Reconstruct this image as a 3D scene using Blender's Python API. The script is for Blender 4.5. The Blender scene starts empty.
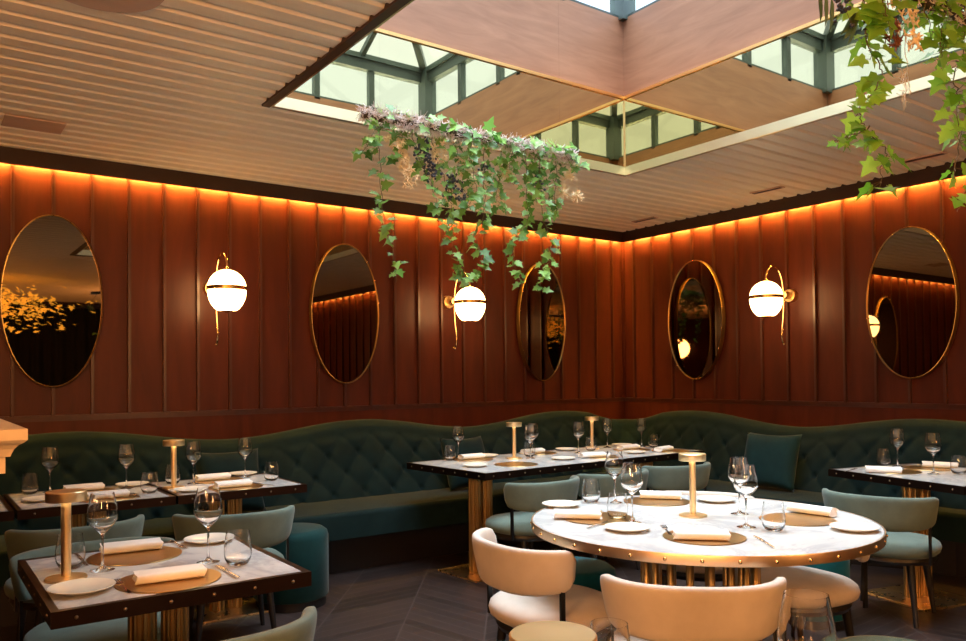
import bpy, bmesh, math, random
from mathutils import Vector, Matrix, noise

PI = math.pi
SC = bpy.context.scene
COL = SC.collection
R = math.radians

# ------------------------------------------------------------------ camera
cam_d = bpy.data.cameras.new('camera')
cam = bpy.data.objects.new('camera', cam_d)
COL.objects.link(cam)
cam_d.sensor_fit = 'HORIZONTAL'
cam_d.sensor_width = 36.0
cam_d.lens = 29.8714
cam_d.shift_y = 0.043033
cam_d.clip_start = 0.02
CR = Vector((0.81160193, -0.58413748, -0.00925807))
CU = Vector((-0.00378339, -0.02110214, 0.99977017))
CF = Vector((0.58419859, 0.81138037, 0.01933656))
m = Matrix.Identity(4)
for i in range(3):
    m[i][0] = CR[i]; m[i][1] = CU[i]; m[i][2] = -CF[i]
m.translation = Vector((-6.41964, -6.25622, 1.37))
cam.matrix_world = m
SC.camera = cam

# ------------------------------------------------------------------ view + world
SC.view_settings.view_transform = 'Standard'
SC.view_settings.look = 'None'
SC.view_settings.gamma = 1.0
SC.view_settings.use_curve_mapping = False
SC.view_settings.exposure = 0.32
SC.cycles.sample_clamp_indirect = 6.0
SC.cycles.max_bounces = 14
SC.cycles.transmission_bounces = 10
SC.cycles.transparent_max_bounces = 12
SC.cycles.caustics_refractive = True
SC.cycles.blur_glossy = 0.5

SKY_H, SKY_Z = 1.8, 20.0
W = bpy.data.worlds.new('overcast_sky'); SC.world = W; W.use_nodes = True
nt = W.node_tree; nt.nodes.clear()
wo = nt.nodes.new('ShaderNodeOutputWorld'); bg = nt.nodes.new('ShaderNodeBackground')
tc = nt.nodes.new('ShaderNodeTexCoord'); sp = nt.nodes.new('ShaderNodeSeparateXYZ')
mr = nt.nodes.new('ShaderNodeMapRange'); mr.interpolation_type = 'SMOOTHSTEP'
mr.inputs['From Min'].default_value = 0.60; mr.inputs['From Max'].default_value = 0.98
mr.inputs['To Min'].default_value = SKY_H; mr.inputs['To Max'].default_value = SKY_Z
nt.links.new(tc.outputs['Generated'], sp.inputs[0]); nt.links.new(sp.outputs['Z'], mr.inputs['Value'])
nt.links.new(mr.outputs[0], bg.inputs['Strength'])
cm = nt.nodes.new('ShaderNodeValToRGB'); cm.color_ramp.elements[0].position = 0.5; cm.color_ramp.elements[0].color = (0.68, 0.80, 1.0, 1)
cm.color_ramp.elements[1].position = 0.85; cm.color_ramp.elements[1].color = (0.80, 0.91, 1.0, 1)
nt.links.new(sp.outputs['Z'], cm.inputs[0]); nt.links.new(cm.outputs[0], bg.inputs['Color'])
nt.links.new(bg.outputs[0], wo.inputs[0])

def area(name, loc, target, size, sizey, energy, color, spread=None, portal=False):
    l = bpy.data.lights.new(name, 'AREA'); l.shape = 'RECTANGLE'; l.size = size; l.size_y = sizey
    l.energy = energy; l.color = color
    o = bpy.data.objects.new(name, l); COL.objects.link(o); o.location = loc
    d = Vector(target) - Vector(loc)
    o.rotation_euler = d.to_track_quat('-Z', 'Y').to_euler()
    if spread: l.spread = spread
    if portal: l.cycles.is_portal = True
    return o
X0, X1, Y0, Y1 = -4.73, -1.87, -4.81, -1.856      # roof opening
Z1, Z2, Z3, Z4 = 2.94, 3.542, 4.167, 4.69         # ceiling, brass trim, panel top, eaves
area('sky_portal', ((X0+X1)/2, (Y0+Y1)/2, Z3-0.03), ((X0+X1)/2, (Y0+Y1)/2, 0), X1-X0-.01, Y1-Y0-.01, 1, (1,1,1), portal=True)
# warm fill lights added behind the camera, bare points without any fitting
def ambient(loc, e, r=0.22):
    l = bpy.data.lights.new('warm_fill_light', 'POINT'); l.energy = e; l.color = (1.0, 0.45, 0.15); l.shadow_soft_size = r
    o = bpy.data.objects.new('warm_fill_light', l); COL.objects.link(o); o.location = loc
ambient((-7.6, -8.2, 1.9), 190)
ambient((-3.2, -8.8, 1.9), 120)
ambient((-8.3, -6.3, 2.0), 270)

# ------------------------------------------------------------------ materials
def S(c):
    c = c / 255.0
    return c / 12.92 if c <= 0.04045 else ((c + 0.055) / 1.055) ** 2.4
def rgb(r, g, b): return (S(r), S(g), S(b), 1)
MATS = {}
def mat(name):
    m = bpy.data.materials.new(name); m.use_nodes = True
    MATS[name] = m
    return m, m.node_tree, m.node_tree.nodes['Principled BSDF']
def N(nt, t, **kw):
    n = nt.nodes.new(t)
    for k, v in kw.items():
        if k in n.inputs: n.inputs[k].default_value = v
        else: setattr(n, k, v)
    return n
def ramp(nt, fac, stops):
    r = nt.nodes.new('ShaderNodeValToRGB'); e = r.color_ramp.elements
    while len(e) < len(stops): e.new(0.5)
    for i, (p, c) in enumerate(stops):
        e[i].position = p; e[i].color = c
    nt.links.new(fac, r.inputs[0])
    return r.outputs[0]
def coords(nt, scale=(1,1,1), rot=(0,0,0), kind='Object'):
    t = nt.nodes.new('ShaderNodeTexCoord'); mp = nt.nodes.new('ShaderNodeMapping')
    mp.inputs['Scale'].default_value = scale; mp.inputs['Rotation'].default_value = rot
    nt.links.new(t.outputs[kind], mp.inputs[0])
    return mp.outputs[0]
def bump(nt, p, h, strength=0.2, dist=0.01):
    b = nt.nodes.new('ShaderNodeBump'); b.inputs['Strength'].default_value = strength; b.inputs['Distance'].default_value = dist
    nt.links.new(h, b.inputs['Height']); nt.links.new(b.outputs[0], p.inputs['Normal'])
def wood(name, c1, c2, scale, rough=0.35, coat=0.3, spec=0.5):
    m, nt, p = mat(name)
    v = coords(nt, scale)
    n = N(nt, 'ShaderNodeTexNoise', Scale=3.0, Detail=6.0, Roughness=0.6, Distortion=0.6)
    nt.links.new(v, n.inputs['Vector'])
    nt.links.new(ramp(nt, n.outputs['Fac'], [(0.3, c1), (0.7, c2)]), p.inputs['Base Color'])
    p.inputs['Roughness'].default_value = rough; p.inputs['Coat Weight'].default_value = coat
    p.inputs['Coat Roughness'].default_value = 0.3; p.inputs['Specular IOR Level'].default_value = spec
    return m
def velvet(name, c, c2=None, sheen=0.35):
    m, nt, p = mat(name)
    c2 = c2 or tuple(x*0.8 for x in c[:3]) + (1,)
    n = N(nt, 'ShaderNodeTexNoise', Scale=7.0, Detail=4.0, Roughness=0.6)
    nt.links.new(coords(nt), n.inputs['Vector'])
    nt.links.new(ramp(nt, n.outputs['Fac'], [(0.35, c2), (0.65, c)]), p.inputs['Base Color'])
    n2 = N(nt, 'ShaderNodeTexNoise', Scale=500.0, Detail=2.0)
    nt.links.new(coords(nt), n2.inputs['Vector'])
    bump(nt, p, n2.outputs['Fac'], 0.25, 0.002)
    p.inputs['Roughness'].default_value = 0.85; p.inputs['Sheen Weight'].default_value = sheen
    p.inputs['Sheen Roughness'].default_value = 0.4; p.inputs['Specular IOR Level'].default_value = 0.15
    return m
def metal(name, c, rough, aniso_scale=None):
    m, nt, p = mat(name)
    p.inputs['Base Color'].default_value = c; p.inputs['Metallic'].default_value = 1.0
    n = N(nt, 'ShaderNodeTexNoise', Scale=18.0, Detail=4.0)
    nt.links.new(coords(nt, aniso_scale or (1,1,1)), n.inputs['Vector'])
    mrn = N(nt, 'ShaderNodeMapRange'); mrn.inputs['To Min'].default_value = rough*0.8; mrn.inputs['To Max'].default_value = rough*1.25
    nt.links.new(n.outputs['Fac'], mrn.inputs['Value']); nt.links.new(mrn.outputs[0], p.inputs['Roughness'])
    return m
def plain(name, c, rough=0.6, metallic=0.0, spec=0.5):
    m, nt, p = mat(name)
    n = N(nt, 'ShaderNodeTexNoise', Scale=12.0, Detail=3.0)
    nt.links.new(coords(nt), n.inputs['Vector'])
    c2 = tuple(x*0.88 for x in c[:3]) + (1,)
    nt.links.new(ramp(nt, n.outputs['Fac'], [(0.3, c2), (0.7, c)]), p.inputs['Base Color'])
    p.inputs['Roughness'].default_value = rough; p.inputs['Metallic'].default_value = metallic
    p.inputs['Specular IOR Level'].default_value = spec
    return m
def emis(name, c, s):
    m, nt, p = mat(name)
    p.inputs['Base Color'].default_value = c
    p.inputs['Emission Color'].default_value = c; p.inputs['Emission Strength'].default_value = s
    return m

M_wall = wood('mahogany_panel', (0.064, 0.0105, 0.004, 1), (0.112, 0.021, 0.008, 1), (2.2, 2.2, 0.35), 0.42, 0.0, 0.3)
M_batten = wood('mahogany_batten', (0.048, 0.009, 0.004, 1), (0.085, 0.018, 0.007, 1), (3, 3, 0.4), 0.3, 0.4)
M_cornice = wood('dark_cornice', (0.018, 0.006, 0.004, 1), (0.035, 0.011, 0.007, 1), (1, 1, 1), 0.4, 0.1)
M_shaft = wood('walnut_shaft_panel', (0.31, 0.14, 0.078, 1), (0.44, 0.215, 0.125, 1), (0.6, 0.6, 4.0), 0.45, 0.1)
M_brown = plain('dark_brown_edge', (0.05, 0.022, 0.012, 1), 0.5)
M_ceiling, nt, p = mat('ribbed_ceiling_boards')
n = N(nt, 'ShaderNodeTexNoise', Scale=2.0, Detail=8.0, Roughness=0.65)
nt.links.new(coords(nt, (0.8, 14, 14)), n.inputs['Vector'])
nt.links.new(ramp(nt, n.outputs['Fac'], [(0.3, (0.86, 0.75, 0.58, 1)), (0.7, (0.92, 0.84, 0.69, 1))]), p.inputs['Base Color'])
p.inputs['Roughness'].default_value = 0.5
M_patch = plain('painted_access_cover', (0.62, 0.44, 0.34, 1), 0.6)
M_brass = metal('brushed_brass', (0.83, 0.60, 0.32, 1), 0.28)
M_agedrim = metal('aged_gold_rim', (0.42, 0.25, 0.085, 1), 0.32)
M_shafttrim = metal('gold_shaft_trim', (1.0, 0.62, 0.24, 1), 0.33)
M_brassp = metal('polished_brass', (0.85, 0.58, 0.28, 1), 0.14)
M_rimbrass = metal('satin_brass_rim', (0.86, 0.62, 0.40, 1), 0.34, (1, 1, 1))
M_gold = metal('gold_placemat', (0.55, 0.36, 0.16, 1), 0.32)
M_lampbrass = metal('lamp_brass', (1.0, 0.76, 0.42, 1), 0.36, (1, 1, 12))
M_creamtrim = metal('pale_brass_trim', (0.66, 0.55, 0.34, 1), 0.35)
M_bronze = metal('dark_bronze', (0.035, 0.020, 0.016, 1), 0.42)
M_dimstud = metal('dull_brass_stud', (0.24, 0.17, 0.10, 1), 0.4)
M_colbrass = metal('aged_brass_column', (0.45, 0.30, 0.13, 1), 0.35)
M_mirror = metal('bronze_mirror_glass', (0.24, 0.19, 0.14, 1), 0.015)
M_smirror = metal('tinted_shaft_mirror', (0.68, 0.60, 0.36, 1), 0.012)
M_black = plain('black_stained_wood', (0.012, 0.010, 0.010, 1), 0.4)
M_blackm = plain('black_metal', (0.012, 0.012, 0.013, 1), 0.35, 0.3)
M_frame = plain('grey_green_painted_steel', (0.07, 0.095, 0.09, 1), 0.35)
M_steel = metal('cutlery_steel', (0.80, 0.78, 0.76, 1), 0.22)
M_green = velvet('bottle_green_velvet', (0.0058, 0.020, 0.021, 1), (0.0034, 0.0135, 0.0145, 1), 0.08)
M_teal = velvet('teal_velvet', (0.006, 0.12, 0.155, 1), (0.004, 0.085, 0.11, 1), 0.12)
M_sage = velvet('sage_velvet', (0.135, 0.185, 0.162, 1), (0.105, 0.147, 0.13, 1), 0.15)
M_blush = velvet('pale_blush_velvet', (0.57, 0.505, 0.455, 1), (0.50, 0.44, 0.39, 1), 0.12)
M_linen = plain('white_linen', (0.80, 0.78, 0.75, 1), 0.85)
M_china = plain('cream_china', (0.80, 0.77, 0.68, 1), 0.15)
M_stone = plain('cream_stone', (0.62, 0.50, 0.36, 1), 0.45)
M_opal = emis('opal_glass_glow', (1.0, 0.60, 0.24, 1), 10.0)
M_led = emis('led_strip_glow', (1.0, 0.52, 0.08, 1), 260.0)
M_led_small = emis('lamp_led_glow', (1.0, 0.66, 0.32, 1), 16.0)
M_stem = plain('vine_stem', (0.12, 0.09, 0.04, 1), 0.7)
M_lichen = plain('lichen_grey', (0.72, 0.62, 0.62, 1), 0.9)
M_twig = plain('dark_bark', (0.06, 0.04, 0.03, 1), 0.8)
M_berry = plain('blue_black_berry', (0.035, 0.045, 0.09, 1), 0.35)
M_straw = plain('dried_straw_flower', (0.88, 0.72, 0.48, 1), 0.8)
M_rust = plain('dried_rust_flower', (0.22, 0.07, 0.035, 1), 0.85)
M_curtain = velvet('black_curtain', (0.01, 0.01, 0.012, 1), None, 0.1)

# marble
M_marble, nt, p = mat('white_marble')
nn = N(nt, 'ShaderNodeTexNoise', Scale=2.2, Detail=9.0, Roughness=0.62, Distortion=1.3)
nt.links.new(coords(nt), nn.inputs['Vector'])
nt.links.new(ramp(nt, nn.outputs['Fac'], [(0.0, (0.66, 0.65, 0.635, 1)), (0.44, (0.66, 0.65, 0.635, 1)), (0.50, (0.48, 0.48, 0.49, 1)), (0.55, (0.61, 0.60, 0.59, 1)), (1.0, (0.66, 0.65, 0.64, 1))]), p.inputs['Base Color'])
p.inputs['Roughness'].default_value = 0.16
# floor chevron
M_floor, nt, p = mat('dark_chevron_parquet')
v = coords(nt, (1, 1, 1), (0, 0, R(38)))
sx = nt.nodes.new('ShaderNodeSeparateXYZ'); nt.links.new(v, sx.inputs[0])
def MT(op, a, b=None, c=None):
    k = nt.nodes.new('ShaderNodeMath'); k.operation = op
    for i, q in enumerate((a, b, c)):
        if q is None: continue
        if isinstance(q, (int, float)): k.inputs[i].default_value = q
        else: nt.links.new(q, k.inputs[i])
    return k.outputs[0]
cw, ph = 0.46, 0.11
cx_ = MT('DIVIDE', sx.outputs['X'], cw)
pp = MT('PINGPONG', cx_, 1.0)
yy = MT('ADD', MT('DIVIDE', sx.outputs['Y'], ph), MT('MULTIPLY', pp, 3.6))
fy = MT('FRACT', yy); fx = MT('FRACT', cx_)
idx = MT('ADD', MT('FLOOR', yy), MT('MULTIPLY', MT('FLOOR', cx_), 37.3))
wn = nt.nodes.new('ShaderNodeTexWhiteNoise'); wn.noise_dimensions = '1D'; nt.links.new(idx, wn.inputs['W'])
gy = MT('MINIMUM', fy, MT('SUBTRACT', 1.0, fy)); gx = MT('MULTIPLY', MT('MINIMUM', fx, MT('SUBTRACT', 1.0, fx)), 4.0)
gap = MT('LESS_THAN', MT('MINIMUM', gy, gx), 0.035)
gr = N(nt, 'ShaderNodeTexNoise', Scale=9.0, Detail=8.0, Roughness=0.7); nt.links.new(coords(nt, (1, 1, 1), (0, 0, R(38))), gr.inputs['Vector'])
tone = MT('ADD', MT('MULTIPLY', wn.outputs['Value'], 0.5), MT('MULTIPLY', gr.outputs['Fac'], 0.6))
colr = ramp(nt, tone, [(0.2, (0.009, 0.0055, 0.005, 1)), (0.85, (0.034, 0.020, 0.018, 1))])
mx = nt.nodes.new('ShaderNodeMix'); mx.data_type = 'RGBA'; nt.links.new(gap, mx.inputs['Factor'])
nt.links.new(colr, mx.inputs['A']); mx.inputs['B'].default_value = (0.060, 0.044, 0.040, 1)
nt.links.new(mx.outputs['Result'], p.inputs['Base Color'])
p.inputs['Roughness'].default_value = 0.42
# thin glass panes and drinking glass
M_pane = bpy.data.materials.new('clear_window_glass'); M_pane.use_nodes = True
nt = M_pane.node_tree; nt.nodes.clear()
o_ = nt.nodes.new('ShaderNodeOutputMaterial'); mxs = nt.nodes.new('ShaderNodeMixShader')
tr = nt.nodes.new('ShaderNodeBsdfTransparent'); gl = nt.nodes.new('ShaderNodeBsdfGlossy'); gl.inputs['Roughness'].default_value = 0.02
tr.inputs['Color'].default_value = (0.93, 0.96, 0.95, 1)
mxs.inputs[0].default_value = 0.06
nt.links.new(tr.outputs[0], mxs.inputs[1]); nt.links.new(gl.outputs[0], mxs.inputs[2]); nt.links.new(mxs.outputs[0], o_.inputs[0])
M_glass = bpy.data.materials.new('drinking_glass'); M_glass.use_nodes = True
p = M_glass.node_tree.nodes['Principled BSDF']
p.inputs['Transmission Weight'].default_value = 1.0; p.inputs['Roughness'].default_value = 0.0; p.inputs['IOR'].default_value = 1.45
p.inputs['Base Color'].default_value = (1, 1, 1, 1)
# ivy leaf
def leafmat(name, c1, c2):
    m, nt, p = mat(name)
    g = nt.nodes.new('ShaderNodeNewGeometry')
    nt.links.new(ramp(nt, g.outputs['Random Per Island'], [(0.0, c1), (1.0, c2)]), p.inputs['Base Color'])
    p.inputs['Roughness'].default_value = 0.4
    p.inputs['Transmission Weight'].default_value = 0.0
    t = nt.nodes.new('ShaderNodeBsdfTranslucent')
    nt.links.new(p.inputs['Base Color'].links[0].from_socket, t.inputs['Color'])
    mx = nt.nodes.new('ShaderNodeMixShader'); mx.inputs[0].default_value = 0.5
    out = [n for n in nt.nodes if n.type == 'OUTPUT_MATERIAL'][0]
    nt.links.new(p.outputs[0], mx.inputs[1]); nt.links.new(t.outputs[0], mx.inputs[2]); nt.links.new(mx.outputs[0], out.inputs[0])
    return m
M_ivy = leafmat('ivy_leaf', (0.05, 0.16, 0.02, 1), (0.30, 0.52, 0.12, 1))
M_ivy2 = leafmat('pale_ivy_leaf', (0.14, 0.34, 0.02, 1), (0.46, 0.72, 0.09, 1))
M_eu = leafmat('narrow_grey_leaf', (0.03, 0.07, 0.02, 1), (0.14, 0.18, 0.07, 1))

# ------------------------------------------------------------------ mesh helpers
def finish(name, bm, m, parent=None, smooth=False, kind=None, auto=None):
    me = bpy.data.meshes.new(name); bm.normal_update(); bm.to_mesh(me); bm.free()
    for q in (m if isinstance(m, (list, tuple)) else [m]): me.materials.append(q)
    if smooth:
        me.polygons.foreach_set('use_smooth', [True]*len(me.polygons))
        if auto is not None:
            me.set_sharp_from_angle(angle=R(auto))
    o = bpy.data.objects.new(name, me); COL.objects.link(o)
    if parent: o.parent = parent
    if kind: o['kind'] = kind
    return o
def thing(name, label, cat, loc=(0,0,0), rz=0, group=None):
    o = bpy.data.objects.new(name, None); COL.objects.link(o); o.empty_display_size = 0.05
    o.location = loc; o.rotation_euler = (0, 0, rz); o['label'] = label; o['category'] = cat
    if group: o['group'] = group
    return o
def tag(o, label, cat, group=None):
    o['label'] = label; o['category'] = cat
    if group: o['group'] = group
    return o
def structure(name, bm, m, smooth=False, auto=None):
    return finish(name, bm, m, None, smooth, 'structure', auto)
def dup(root, loc, rz=0, label=None, group=None):
    r = root.copy(); COL.objects.link(r); r.location = loc; r.rotation_euler = (0, 0, rz)
    if label: r['label'] = label
    if group: r['group'] = group
    for ch in root.children:
        c = ch.copy(); COL.objects.link(c); c.parent = r
        for g in ch.children:
            d = g.copy(); COL.objects.link(d); d.parent = c
    return r
def box(bm, x0, x1, y0, y1, z0, z1, mi=0, bev=0):
    g = bmesh.ops.create_cube(bm, size=1.0, matrix=Matrix.Translation(((x0+x1)/2, (y0+y1)/2, (z0+z1)/2)) @ Matrix.Diagonal((abs(x1-x0), abs(y1-y0), abs(z1-z0), 1)))
    vs = g['verts']
    fs = {f for v in vs for f in v.link_faces}
    for f in fs: f.material_index = mi
    if bev:
        es = {e for v in vs for e in v.link_edges}
        bmesh.ops.bevel(bm, geom=list(es), offset=bev, segments=2, profile=0.5, affect='EDGES')
    return vs
def boxo(*a, bev=0):
    bm = bmesh.new(); box(bm, *a, bev=bev); return bm
def lathe(bm, prof, seg=32, c=(0,0,0), mi=0, closed=False):
    rings = []
    for (r, z) in prof:
        if r < 1e-6:
            rings.append([bm.verts.new((c[0], c[1], c[2]+z))])
        else:
            rings.append([bm.verts.new((c[0]+r*math.cos(2*PI*i/seg), c[1]+r*math.sin(2*PI*i/seg), c[2]+z)) for i in range(seg)])
    prs = list(zip(rings, rings[1:]))
    if closed: prs.append((rings[-1], rings[0]))
    for a, b in prs:
        for i in range(seg):
            j = (i+1) % seg
            if len(a) == 1 and len(b) == 1: continue
            if len(a) == 1: f = bm.faces.new((a[0], b[j], b[i]))
            elif len(b) == 1: f = bm.faces.new((a[i], a[j], b[0]))
            else: f = bm.faces.new((a[i], a[j], b[j], b[i]))
            f.material_index = mi
def tube(bm, pts, r, seg=8, mi=0, taper=None, cap=True):
    pts = [Vector(p) for p in pts]; rings = []
    n = len(pts); prev = None
    for i, p in enumerate(pts):
        t = (pts[min(i+1, n-1)] - pts[max(i-1, 0)]).normalized()
        if prev is None:
            a = t.orthogonal().normalized()
        else:
            a = (prev - t*prev.dot(t))
            a = a.normalized() if a.length > 1e-6 else t.orthogonal().normalized()
        prev = a; b = t.cross(a)
        rr = r if taper is None else r + (taper-r)*i/(n-1)
        rings.append([bm.verts.new(p + (a*math.cos(2*PI*k/seg) + b*math.sin(2*PI*k/seg))*rr) for k in range(seg)])
    for A, B in zip(rings, rings[1:]):
        for k in range(seg):
            j = (k+1) % seg
            f = bm.faces.new((A[k], A[j], B[j], B[k])); f.material_index = mi
    if cap:
        for rg, rev in ((rings[0], True), (rings[-1], False)):
            try:
                f = bm.faces.new(rg[::-1] if rev else rg); f.material_index = mi
            except ValueError: pass
def sph(bm, c, r, sub=1, sc=(1,1,1), mi=0):
    g = bmesh.ops.create_icosphere(bm, subdivisions=sub, radius=r, matrix=Matrix.Translation(c) @ Matrix.Diagonal((*sc, 1)))
    for f in {f for v in g['verts'] for f in v.link_faces}: f.material_index = mi
def prism(bm, poly, z0, z1, mi=0):
    a = [bm.verts.new((x, y, z0)) for x, y in poly]; b = [bm.verts.new((x, y, z1)) for x, y in poly]
    n = len(poly); fs = [bm.faces.new(a[::-1]), bm.faces.new(b)]
    for i in range(n): fs.append(bm.faces.new((a[i], a[(i+1) % n], b[(i+1) % n], b[i])))
    for f in fs: f.material_index = mi
    return a, b
def grid_surface(bm, rows, mi=0, wrap=False):
    V = [[bm.verts.new(p) for p in r] for r in rows]
    for a, b in zip(V, V[1:]):
        rng = range(len(a)) if wrap else range(len(a)-1)
        for i in rng:
            j = (i+1) % len(a)
            f = bm.faces.new((a[i], a[j], b[j], b[i])); f.material_index = mi
    return V

# ------------------------------------------------------------------ room shell
XL, YB = -11.5, -11.5
structure('floor', boxo(XL, 0.1, YB, 0.1, -0.06, 0), M_floor)
# ceiling boards: ribs run along x, opening cut out
def ceiling():
    bm = bmesh.new(); pitch = 0.137
    def strip(x0, x1, y0, y1):
        k0 = math.floor((y0+2.05)/pitch)
        k = k0
        ys = []
        while -2.05 + k*pitch < y1:
            b = -2.05 + k*pitch
            for q, dz in ((0.0, 0.0), (0.62, 0.0), (0.70, 0.015), (0.92, 0.015)):
                y = b + q*pitch
                if y0 < y < y1: ys.append((y, dz))
            k += 1
        ys = [(y0, ys[0][1])] + ys + [(y1, ys[-1][1])]
        grid_surface(bm, [[(x0, y, Z1+dz) for y, dz in ys], [(x1, y, Z1+dz) for y, dz in ys]])
        box(bm, x0, x1, y0, y1, Z1+0.05, Z1+0.12)
    strip(XL, X0-0.045, YB, 0.0)
    strip(X1+0.012, 0.0, YB, 0.0)
    strip(X0-0.045, X1+0.012, Y1+0.012, 0.0)
    strip(X0-0.045, X1+0.012, YB, Y0-0.012)
    return bm
structure('ceiling', ceiling(), M_ceiling)
bm = bmesh.new(); lz = Z1-0.012
box(bm, X0-0.05, X0-0.004, Y0-0.05, Y1+0.014, lz, Z1+0.06)
box(bm, X1+0.002, X1+0.014, Y0-0.05, Y1+0.014, lz+.006, Z1+0.03)
box(bm, X0-0.004, X1+0.002, Y1+0.002, Y1+0.014, lz+.006, Z1+0.03)
box(bm, X0-0.004, X1+0.002, Y0-0.05, Y0-0.004, lz, Z1+0.06)
structure('trim_1', bm, M_brown)

def panel_wall(name, along, spacing, first, length):
    """wall_left lies in y=0 and runs along x; wall_right lies in x=0 and runs along y"""
    bm = bmesh.new()
    def B(s0, s1, d0, d1, z0, z1, mi):
        if along == 'x': box(bm, -s1, -s0, -d1, -d0, z0, z1, mi)
        else: box(bm, -d1, -d0, -s1, -s0, z0, z1, mi)
    B(0, length, -0.12, 0.0, 0, Z1+0.05, 0)
    s = first
    while s < length:
        B(s-0.010, s+0.010, 0.0, 0.030, 1.135, Z1, 1)
        s += spacing
    B(0, length, 0.0, 0.016, 1.095, 1.118, 1)      # rail below the boards
    B(0, length, 0.0, 0.030, 1.118, 1.138, 1)
    B(0, length, 0.0, 0.014, 0.0, 1.095, 0)
    return structure(name, bm, [M_wall, M_batten])
panel_wall('wall_left', 'x', 0.2457, 0.186, 11.5)
panel_wall('wall_right', 'y', 0.2663, 0.171, 11.5)
bm = bmesh.new(); box(bm, -0.028, 0, -0.028, 0, 1.138, Z1); structure('trim_2', bm, M_wall)
for nm, b in (('wall_back', (XL, 0.12, YB-0.1, YB, 0, Z1+0.05)), ('wall_side', (XL-0.1, XL, YB, 0.12, 0, Z1+0.05))):
    structure(nm, boxo(*b), M_batten)
# cornice board in front of the wall, LED strip hidden behind it
bm = bmesh.new()
box(bm, -11.5, -0.058, -0.085, -0.058, 2.832, Z1+0.045); box(bm, -0.085, -0.058, -11.5, -0.058, 2.832, Z1+0.045)
structure('trim_3', bm, M_cornice)
bm = bmesh.new()
box(bm, -11.4, -0.045, -0.051, -0.036, 2.856, 2.862); box(bm, -0.051, -0.036, -11.4, -0.055, 2.856, 2.862)
structure('trim_4', bm, M_led)

# skylight shaft -------------------------------------------------
def ring(bm, z0, z1, t, off=0.0, mi=0):
    a0, a1, b0, b1 = X0+off, X1-off, Y0+off, Y1-off
    box(bm, a1, a1+t, b0-t, b1+t, z0, z1, mi); box(bm, a0-t, a0, b0-t, b1+t, z0, z1, mi)
    box(bm, a0, a1, b1, b1+t, z0, z1, mi); box(bm, a0, a1, b0-t, b0, z0, z1, mi)
bm = bmesh.new(); ring(bm, Z2+0.004, Z3, 0.03); structure('wall_shaft', bm, M_shaft)
bm = bmesh.new(); ring(bm, Z1+0.06, Z3-0.004, 0.03, -0.034); structure('wall_shaft_backing', bm, M_brown)
bm = bmesh.new(); ring(bm, Z2-0.010, Z2+0.012, 0.022, 0.012); structure('trim_5', bm, M_shafttrim)
# slanted pale trim under the mirrors
bm = bmesh.new()
i0, i1 = 0.012, 0.002
zA, zB = Z1-0.004, Z1+0.064
lo = [(X0+i0, Y0+i0), (X1-i0, Y0+i0), (X1-i0, Y1-i0), (X0+i0, Y1-i0)]
hi = [(X0+i1, Y0+i1), (X1-i1, Y0+i1), (X1-i1, Y1-i1), (X0+i1, Y1-i1)]
for k in range(4):
    j = (k+1) % 4
    a = [bm.verts.new((*lo[k], zA)), bm.verts.new((*lo[j], zA)), bm.verts.new((*hi[j], zB)), bm.verts.new((*hi[k], zB))]
    bm.faces.new(a)
ring(bm, zA-0.003, zA, 0.02, i0)
structure('trim_6', bm, M_creamtrim)
def mirror_panel(b, label):
    tag(finish('mirror_panel', boxo(*b), M_smirror), label, 'mirror', 'mirror panels lining the roof opening')
zb, zt = Z1+0.064, Z2-0.010
mirror_panel((X0+.01, X1-0.004, Y1, Y1+0.006, zb, zt), 'long tinted mirror band in the roof opening, on its left-hand far side above the garland')
mirror_panel((X1, X1+0.006, Y0, Y1-0.004, zb, zt), 'long tinted mirror band in the roof opening, on its right-hand side')
bm = bmesh.new(); box(bm, X0-.006, X0, Y0, Y1, zb, zt); box(bm, X0, X1, Y0-.006, Y0, zb, zt); structure('trim_7', bm, M_smirror)
bm = bmesh.new(); box(bm, X1-.006, X1+.0, Y1-.006, Y1, zb, zt); structure('trim_8', bm, M_lampbrass)

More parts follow.
